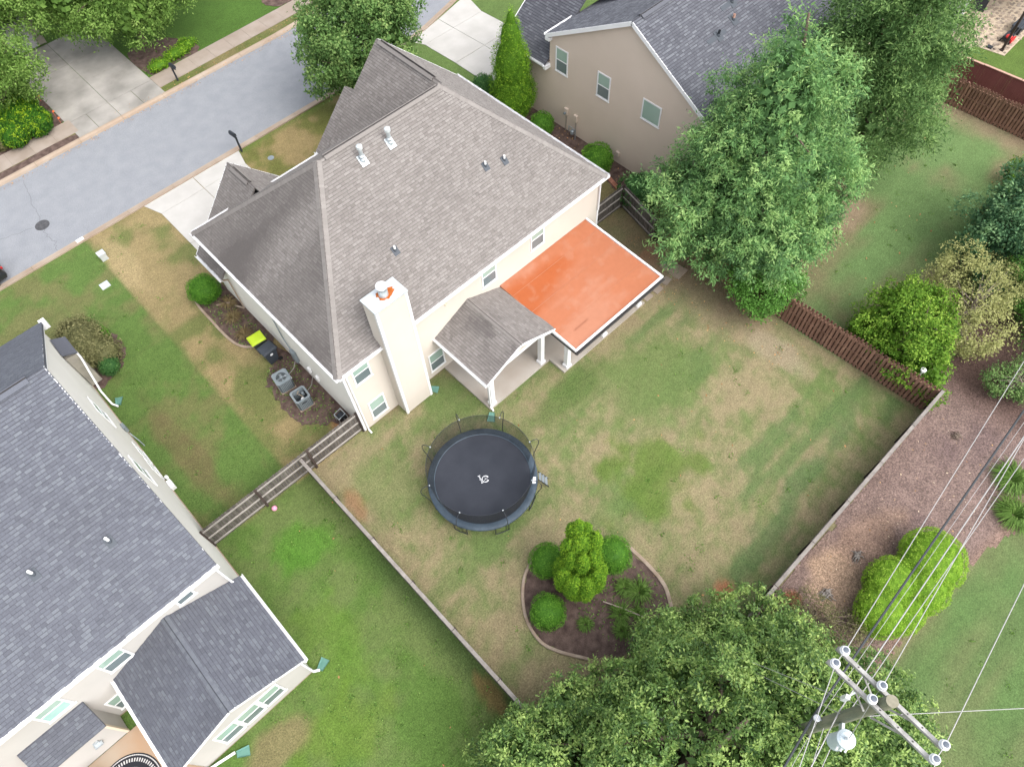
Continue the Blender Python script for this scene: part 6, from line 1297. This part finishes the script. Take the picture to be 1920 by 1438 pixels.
def stump(label, c, r, seed, m_='bark_pale'):
    rng = np.random.default_rng(seed); t = thing('root_lump', label, 'root', (c[0], c[1], 0))
    for k in range(16):
        a = rng.uniform(0, 6.28); l = r*rng.uniform(1.0, 2.4); a2 = a+rng.normal(0, 0.5); z_ = rng.uniform(0.04, 0.16)
        MB().tube([(c[0]+rng.normal(0, r*0.3), c[1]+rng.normal(0, r*0.3), z_), (c[0]+l*0.6*math.cos(a), c[1]+l*0.6*math.sin(a), z_*0.8+0.03), (c[0]+l*math.cos(a2), c[1]+l*math.sin(a2), 0.01)], [r*rng.uniform(0.12, 0.3), r*0.14, r*0.05], 5).build('root', m_, t)
    return t
stump('weathered stump with roots near the right edge of the mulch bed', (24.1, -5.85), 0.24, 1); stump('grey root lump in the pale soil nearest the junipers', (16.7, -2.8), 0.18, 2, 'wood_grey_light'); stump('grey root lump in the pale soil nearest the magnolia', (14.35, -2.8), 0.2, 3, 'wood_grey_light'); stump('dark root lump beside the straggly shrub', (24.9, -2.9), 0.16, 4, 'bark')
# rug and chair on the neighbour's patio
rc = (-10.6, 11.35); rgo = MB(); rgo.lathe((rc[0], rc[1], 0.05), [(1.25, 0), (1.25, 0.012), (0.01, 0.012)], 48); rg_o = tag(rgo.build('rug', 'rug_black'), 'round black and white patterned rug on the tan patio', 'rug')
for r0, r1, k_, hw in ((1.16, 1.20, 90, 0.9), (0.95, 1.08, 64, 0.5), (0.72, 0.75, 80, 0.95), (0.58, 0.66, 22, 0.45), (0.3, 0.42, 14, 0.4)):
    q = MB()
    for k in range(k_):
        a0, a1 = 2*math.pi*k/k_, 2*math.pi*(k+hw)/k_; q.add([(rc[0]+r_*math.cos(a), rc[1]+r_*math.sin(a), 0.066) for r_, a in ((r0, a0), (r0, a1), (r1, a1), (r1, a0))], [(0, 1, 2, 3)])
    tag(q.build('woven_ring', 'rug_white', rg_o), kind='stuff')
pc = thing('patio_chair', 'grey cushioned patio seat at the edge of the round rug', 'chair', (-11.2, 12.0, 0))
MB().ob((-11.2, 12.0, 0.32), (0.35, 0.2, 0), (-0.2, 0.3, 0), (0, 0, 0.08)).build('seat', 'concrete_grey', pc); MB().ob((-11.4, 12.25, 0.6), (0.35, 0.2, 0), (-0.05, 0.06, 0), (0, 0, 0.25)).build('backrest', 'concrete_grey', pc)
for sx, sy in ((-1, -1), (1, -1), (1, 1), (-1, 1)): MB().box(-11.2+sx*0.25-0.02, -11.2+sx*0.25+0.02, 12.0+sy*0.2-0.02, 12.0+sy*0.2+0.02, 0.05, 0.25).build('leg', 'plastic_black', pc)
# parked car at the left edge
car = thing('car', 'dark parked car at the left edge, only its tail in view', 'car', (-5.4, 39.95, 0)); yc = 39.85
prof = [(-7.6, 0.35), (-7.65, 0.7), (-6.6, 0.9), (-5.9, 1.42), (-4.3, 1.48), (-3.45, 1.05), (-3.12, 0.95), (-3.05, 0.55), (-3.15, 0.3)]
b = MB(); V_ = []
for y_, k in ((yc-0.88, 1), (yc+0.88, 1)): V_ += [(x_, yc+(y_-yc)*(1 if z_ < 1.0 else 0.82), z_) for x_, z_ in prof]
m_ = len(prof); b.add(V_, [tuple(range(m_))[::-1], tuple(range(m_, 2*m_))]+[(i, (i+1) % m_, m_+(i+1) % m_, m_+i) for i in range(m_)]); cb = b.build('body', 'car_paint', car)
MB().slab([(-4.22, yc-0.66, 1.485), (-3.5, yc-0.72, 1.09), (-3.5, yc+0.72, 1.09), (-4.22, yc+0.66, 1.485)], (0.01, 0, 0.012)).build('rear_window', 'car_glass', cb); MB().slab([(-6.5, yc-0.72, 0.97), (-5.95, yc-0.66, 1.40), (-5.95, yc+0.66, 1.40), (-6.5, yc+0.72, 0.97)], (-0.012, 0, 0.012)).build('windscreen', 'car_glass', cb)
for s_ in (-1, 1):
    MB().box(-3.14, -3.02, yc+s_*0.55-0.05, yc+s_*0.55+0.05, 0.70, 0.80).build('tail_light', 'tail_red', cb)
    for x_ in (-6.7, -3.95):
        w_ = MB().tube([(x_, yc+s_*0.70, 0.32), (x_, yc+s_*0.90, 0.32)], 0.32, 20).build('wheel', 'rubber', car); MB().tube([(x_, yc+s_*0.895, 0.32), (x_, yc+s_*0.915, 0.32)], 0.19, 14).build('rim', 'galvanised', w_)
# ------------------------------------------------------------------ flagstone patio, grill and machine at the top right
pg = [(51.0, 11.5), (52.4, 12.6), (53.5, 12.9), (60, 14.6), (64, 14), (64, 9.6), (56.3, 9.2), (53.0, 9.1), (52.7, 11.0)]
b = MB(); b.prism(pg, -0.05, 0.03); pt = struct(b.build('flagstone_patio', 'mortar')); pk_ = inpoly(pg); rg = np.random.default_rng(77); cnt = 0
for i in range(40):
    for j in range(26):
        x_ = 50.8+i*0.34+(j % 2)*0.17+rg.normal(0, 0.05); y_ = 9.0+j*0.30+rg.normal(0, 0.05)
        if x_ > 60.5 or not pk_(np.array([x_]), np.array([y_]))[0] or cnt >= 300: continue
        na = rg.integers(5, 8); a0 = rg.uniform(0, 6.28); rr_ = rg.uniform(0.10, 0.155)
        q = MB(); q.prism([(x_+rr_*1.15*math.cos(a0+2*math.pi*k/na)*rg.uniform(0.85, 1.1), y_+rr_*math.sin(a0+2*math.pi*k/na)*rg.uniform(0.85, 1.1)) for k in range(na)], 0.0, 0.045); q.build('flagstone', 'flagstone', pt); cnt += 1
gr = thing('grill', 'large black covered grill against the patio house wall', 'grill', (57.2, 13.0, 0))
MB().ob((57.2, 13.05, 0.55), (0.85, 0.2, 0), (-0.12, 0.42, 0), (0, 0, 0.5)).build('cover', 'plastic_black', gr); MB().ob((57.2, 13.1, 1.17), (0.6, 0.14, 0), (-0.08, 0.3, 0), (0, 0, 0.12)).build('hood', 'bin_grey', gr)
mw = thing('garden_machine', 'red and black wheeled garden machine beside the brown patio post', 'machine', (54.6, 9.75, 0))
MB().ob((54.6, 9.8, 0.3), (0.35, 0, 0), (0, 0.25, 0), (0, 0, 0.13)).build('body', 'plastic_black', mw); MB().lathe((54.35, 9.7, 0.42), [(0.2, 0), (0.2, 0.1), (0.12, 0.16)], 14).build('housing', 'red_plastic', mw)
MB().ob((54.55, 9.45, 0.25), (0.3, 0, 0), (0, 0.06, 0), (0, 0, 0.12)).build('side_panel', 'red_plastic', mw); MB().tube([(54.9, 9.6, 0.35), (55.9, 9.55, 0.95), (55.9, 9.95, 0.95), (54.9, 10.0, 0.35)], 0.025, 8).build('handle', 'plastic_black', mw)
for sx, sy in ((-1, -1), (1, -1), (1, 1), (-1, 1)): MB().tube([(54.6+sx*0.3, 9.78+sy*0.27, 0.12), (54.6+sx*0.3, 9.78+sy*0.33, 0.12)], 0.12, 12).build('wheel', 'rubber', mw)
gb = thing('storage_bench', 'long black storage bench behind the brown patio post', 'bench', (56.2, 9.75, 0)); MB().box(55.6, 57.0, 9.5, 10.1, 0.05, 0.5).build('box', 'plastic_black', gb); MB().box(55.55, 57.05, 9.45, 10.15, 0.5, 0.56).build('lid', 'bin_grey', gb)
tag(MB().box(53.0, 53.3, 10.05, 10.4, 0.03, 0.12).build('floor_lid', 'plastic_black'), 'small black square lid on the patio near the post', 'lid')

# ------------------------------------------------------------------ utility pole and lines
PX, PY, PZ = 7.71, -4.22, 12.1
pole = thing('utility_pole', 'greenish wooden utility pole with twin crossarms rising from the magnolia', 'utility pole', (PX, PY, 0))
b = MB(); b.tube([(PX, PY, -0.3), (PX, PY, 4), (PX, PY, 8), (PX, PY, PZ)], [0.20, 0.185, 0.17, 0.15], 16); b.build('shaft', 'pole_wood', pole, smooth=False)
ZA = 11.62
for x_, tilt in ((PX-0.215, 0.0), (PX+0.215, 0.0)):
    a_ = MB().beam((x_+0.09, PY+1.52, ZA), (x_-0.09, PY-1.50, ZA), 0.10, 0.12).build('crossarm', 'arm_wood', pole)
    for dy in (1.38, 0.30, -1.40):
        c_ = (x_+0.06*dy, PY+dy, ZA+0.06)
        i_ = MB().lathe(c_, [(0.022, 0), (0.022, 0.14)], 8).build('insulator_pin', 'galvanised', a_)
        MB().lathe((c_[0], c_[1], c_[2]+0.12), [(0.075, 0.0), (0.125, 0.015), (0.125, 0.045), (0.08, 0.07), (0.11, 0.09), (0.10, 0.13), (0.075, 0.14)], 18).build('insulator', 'porcelain', i_)
        MB().lathe((c_[0], c_[1], c_[2]+0.255), [(0.074, 0.0), (0.074, 0.012), (0.03, 0.02)], 14).build('insulator_cap', 'ceramic_dark', i_)
    for dy in (0.9, 0.0, -0.5, -0.9): MB().lathe((x_+0.06*dy, PY+dy, ZA+0.06), [(0.018, 0), (0.018, 0.02)], 6).build('bolt', 'gutter_dark', a_)
    for s_ in (-1, 1): MB().beam((x_+s_*0.045, PY+s_*0.75, ZA-0.04), (x_, PY+s_*0.1, ZA-0.75), 0.05, 0.02).build('brace', 'arm_wood', pole)
TKc = (PX-0.52, PY-0.30)
tk = MB().lathe((TKc[0], TKc[1], 8.3), [(0.20, 0), (0.235, 0.04), (0.235, 0.82), (0.25, 0.84), (0.25, 0.90), (0.17, 0.95), (0.03, 0.97)], 22).build('transformer', 'tank_grey', pole, smooth=False)
MB().tube([(TKc[0]-0.02, TKc[1]+0.02, 9.2), (TKc[0]-0.02, TKc[1]+0.02, 9.5)], 0.05, 10).build('bushing', 'porcelain', tk); MB().beam((TKc[0], TKc[1], 8.8), (PX, PY, 8.8), 0.08, 0.25).build('bracket', 'galvanised', tk)
for k in range(3): MB().tube([(TKc[0]-0.24+0.06*k, TKc[1]-0.1*k, 8.9), (TKc[0]-0.34+0.06*k, TKc[1]-0.1*k, 8.95)], 0.03, 8).build('secondary_lug', 'porcelain', tk)
MB().lathe((PX-0.15, PY+0.28, 7.6), [(0.06, 0), (0.10, 0.03), (0.10, 0.1), (0.07, 0.12)], 14).build('spool_insulator', 'porcelain', pole); MB().beam((PX, PY, 7.6), (PX-0.15, PY+0.28, 7.6), 0.05, 0.05).build('spool_bracket', 'galvanised', pole)
MB().ob((PX-0.50, PY+0.70, ZA-0.15), (0.05, 0.02, 0), (-0.02, 0.05, 0), (0, 0, 0.2)).build('fuse_cutout', 'porcelain', pole); MB().beam((PX-0.26, PY+0.62, ZA-0.05), (PX-0.50, PY+0.70, ZA-0.05), 0.04, 0.04).build('cutout_bracket', 'galvanised', pole)
MB().lathe((PX, PY, PZ), [(0.15, 0.0), (0.15, 0.012), (0.02, 0.016)], 14).build('pole_top', 'pole_end', pole)
def wire(label, pts, r, m_='cable_light', sag=0.0, n=14):
    out = []
    for a, c_ in zip(pts[:-1], pts[1:]):
        a, c_ = A3(*a), A3(*c_); L = np.linalg.norm(c_-a); k = n if L > 3 else 3
        for t in np.linspace(0, 1, k)[: None if c_ is pts[-1] else -1]: out.append(a+(c_-a)*t-A3(0, 0, sag*L*L/400*4*t*(1-t)))
    out.append(A3(*pts[-1])); b = MB(); b.tube(out, r, 6)
    return tag(b.build('power_line', m_), label, 'power line', 'overhead lines at the utility pole')
zi = ZA+0.28
I = lambda s, dy: (PX+s*0.215+0.06*dy, PY+dy, zi)
far = lambda p, y_, z_, x_=46: (x_, y_, z_)
wire('upper left bare line from the crossarm towards the right edge', [(-6.0, -6.6, zi), I(-1, 1.38), I(1, 1.38), (46, 0.1, zi)], 0.011, sag=0.12)
wire('middle bare line from the crossarm towards the right edge', [(PX-0.55, PY-0.28, 9.5), I(-1, 0.30), I(1, 0.30), (46, -0.9, zi)], 0.011, sag=0.12)
wire('lowest right bare line with the clamp, from the far crossarm end', [(-6.0, -10.2, zi), I(-1, -1.40), I(1, -1.40), (46, -2.2, zi)], 0.012, sag=0.12)
wire('thick black cable crossing the clipped junipers', [(-6, -5.4, 7.2), (PX-0.05, PY+0.32, 7.3), (46, -2.6, 7.4)], 0.036, 'cable_black', sag=0.1)
wire('thin grey line beside the thick black cable', [(-6, -5.5, 7.7), (PX, PY+0.25, 7.7), (46, -2.9, 7.7)], 0.008, sag=0.1)
wire('bright twisted line just left of the middle bare line', [(-6, -6.2, 8.5), (PX, PY+0.18, 9.0), (46, -2.75, 9.0)], 0.018, sag=0.1)
wire('pale line between the bright pair and the lowest bare line', [(-6, -6.9, 8.4), (PX+0.1, PY-0.16, 8.3), (46, -3.6, 8.4)], 0.012, sag=0.1)
wire('thin line crossing the magnolia to the left, upper of two', [(PX-0.05, PY+0.16, 10.6), (8.1, 0.15, 2.7)], 0.009)
wire('thin line crossing the magnolia to the left, lower of two', [(PX-0.1, PY+0.17, 9.2), (7.95, -1.35, 4.6)], 0.009)
wire('thin horizontal guy line from the pole to the right edge', [(PX, PY-0.17, 10.2), (16.5, -11.8, 7.0)], 0.010)
wire('thin line from the pole base side to the bottom edge', [(PX-0.15, PY-0.05, 7.4), (-2, -7.4, 6.6)], 0.010)

# ------------------------------------------------------------------ litter: fallen leaves, chips, weeds
def scatter(name, region, n, size, material, seed, z=0.03, flat=True):
    rng = np.random.default_rng(seed); P = []
    while len(P) < n:
        x_ = rng.uniform(region[0], region[1]); y_ = rng.uniform(region[2], region[3]); P.append((x_, y_, z+rng.uniform(0, 0.02)))
    P = np.array(P); N = rng.normal(0, 0.35, (n, 3))+A3(0, 0, 1); s_ = size*rng.uniform(0.5, 1.3, n)
    V = leaf_geo(P, N, s_, s_*0.6, rng); return V, rng.random(n)
parts = []
for rgn, n_, s_, sd_, z_ in (((-8, 30, 46.25, 46.7), 500, 0.09, 1, 0.02), ((8, 30, 46.75, 47.9), 260, 0.09, 2, 0.03), ((13.0, 26.0, -5.5, -1.3), 50, 0.08, 3, 0.05), ((21.5, 24.4, 5, 16), 160, 0.1, 4, 0.02), ((28, 44, 0, 10), 60, 0.14, 5, 0.02), ((-6, 24, -0.5, 16), 60, 0.12, 6, 0.02), ((26, 27.4, 17, 26), 130, 0.1, 7, 0.04)):
    parts.append(scatter('', rgn, n_, s_, '', sd_, z_))
o = leaves_obj('fallen_leaves', np.concatenate([p[0] for p in parts]), np.concatenate([p[1] for p in parts]), 'dry_leaf', None); tag(o, 'scattered dry fallen leaves along kerb, beds and lawn', 'leaves', kind='stuff')
for nm_, rgn, n_, sd_ in (('bed_weeds', (3.2, 5.1, 18.8, 23.6), 420, 21), ('bed_weeds', (3.7, 5.1, 25.2, 30), 380, 22), ('bed_weeds', (6.3, 9.6, 1.8, 4.2), 260, 23)):
    V, r = scatter('', rgn, n_, 0.10, '', sd_, 0.04)
    tag(leaves_obj(nm_, V, r, 'leaf_grass', None), {21: 'low green weeds around the air conditioners', 22: 'low green weeds in the side bed by the lime bin', 23: 'low green weeds in the island bed'}[sd_], 'weeds', kind='stuff')
rng_ = np.random.default_rng(404); Pw = []
for (x0_, x1_, y0_, y1_), k_ in (((-6.5, 1.7, 3.0, 16.8), 130), ((3.0, 23.5, 0.0, 15.5), 70), ((-2.8, 5.0, 18.5, 38.0), 70), ((26, 44, -0.5, 9.0), 50), ((14, 30, -12, -7.5), 40)):
    for q_ in range(k_):
        c_ = np.array([rng_.uniform(x0_, x1_), rng_.uniform(y0_, y1_), 0.03]); m_ = rng_.integers(6, 18); Pw.append(c_+np.concatenate([rng_.normal(0, rng_.uniform(0.05, 0.14), (m_, 2)), np.zeros((m_, 1))], 1))
Pw = np.concatenate(Pw); sz_ = rng_.uniform(0.04, 0.10, len(Pw))
tag(leaves_obj('lawn_weeds', leaf_geo(Pw, rng_.normal(0, 0.3, (len(Pw), 3))+A3(0, 0, 1), sz_, sz_*0.6, rng_), np.clip(rng_.normal(0.35, 0.25, len(Pw)), 0, 1), 'leaf_grass', None), 'small clover and weed tufts dotted over the lawns', 'weeds', kind='stuff')
V, r = scatter('', (11.5, 25, -5.6, -1.4), 45, 0.09, '', 9, 0.05); tag(leaves_obj('wood_chips', V, r, 'chip', None), 'pale wood chips scattered on the mulch bed', 'chips', kind='stuff')
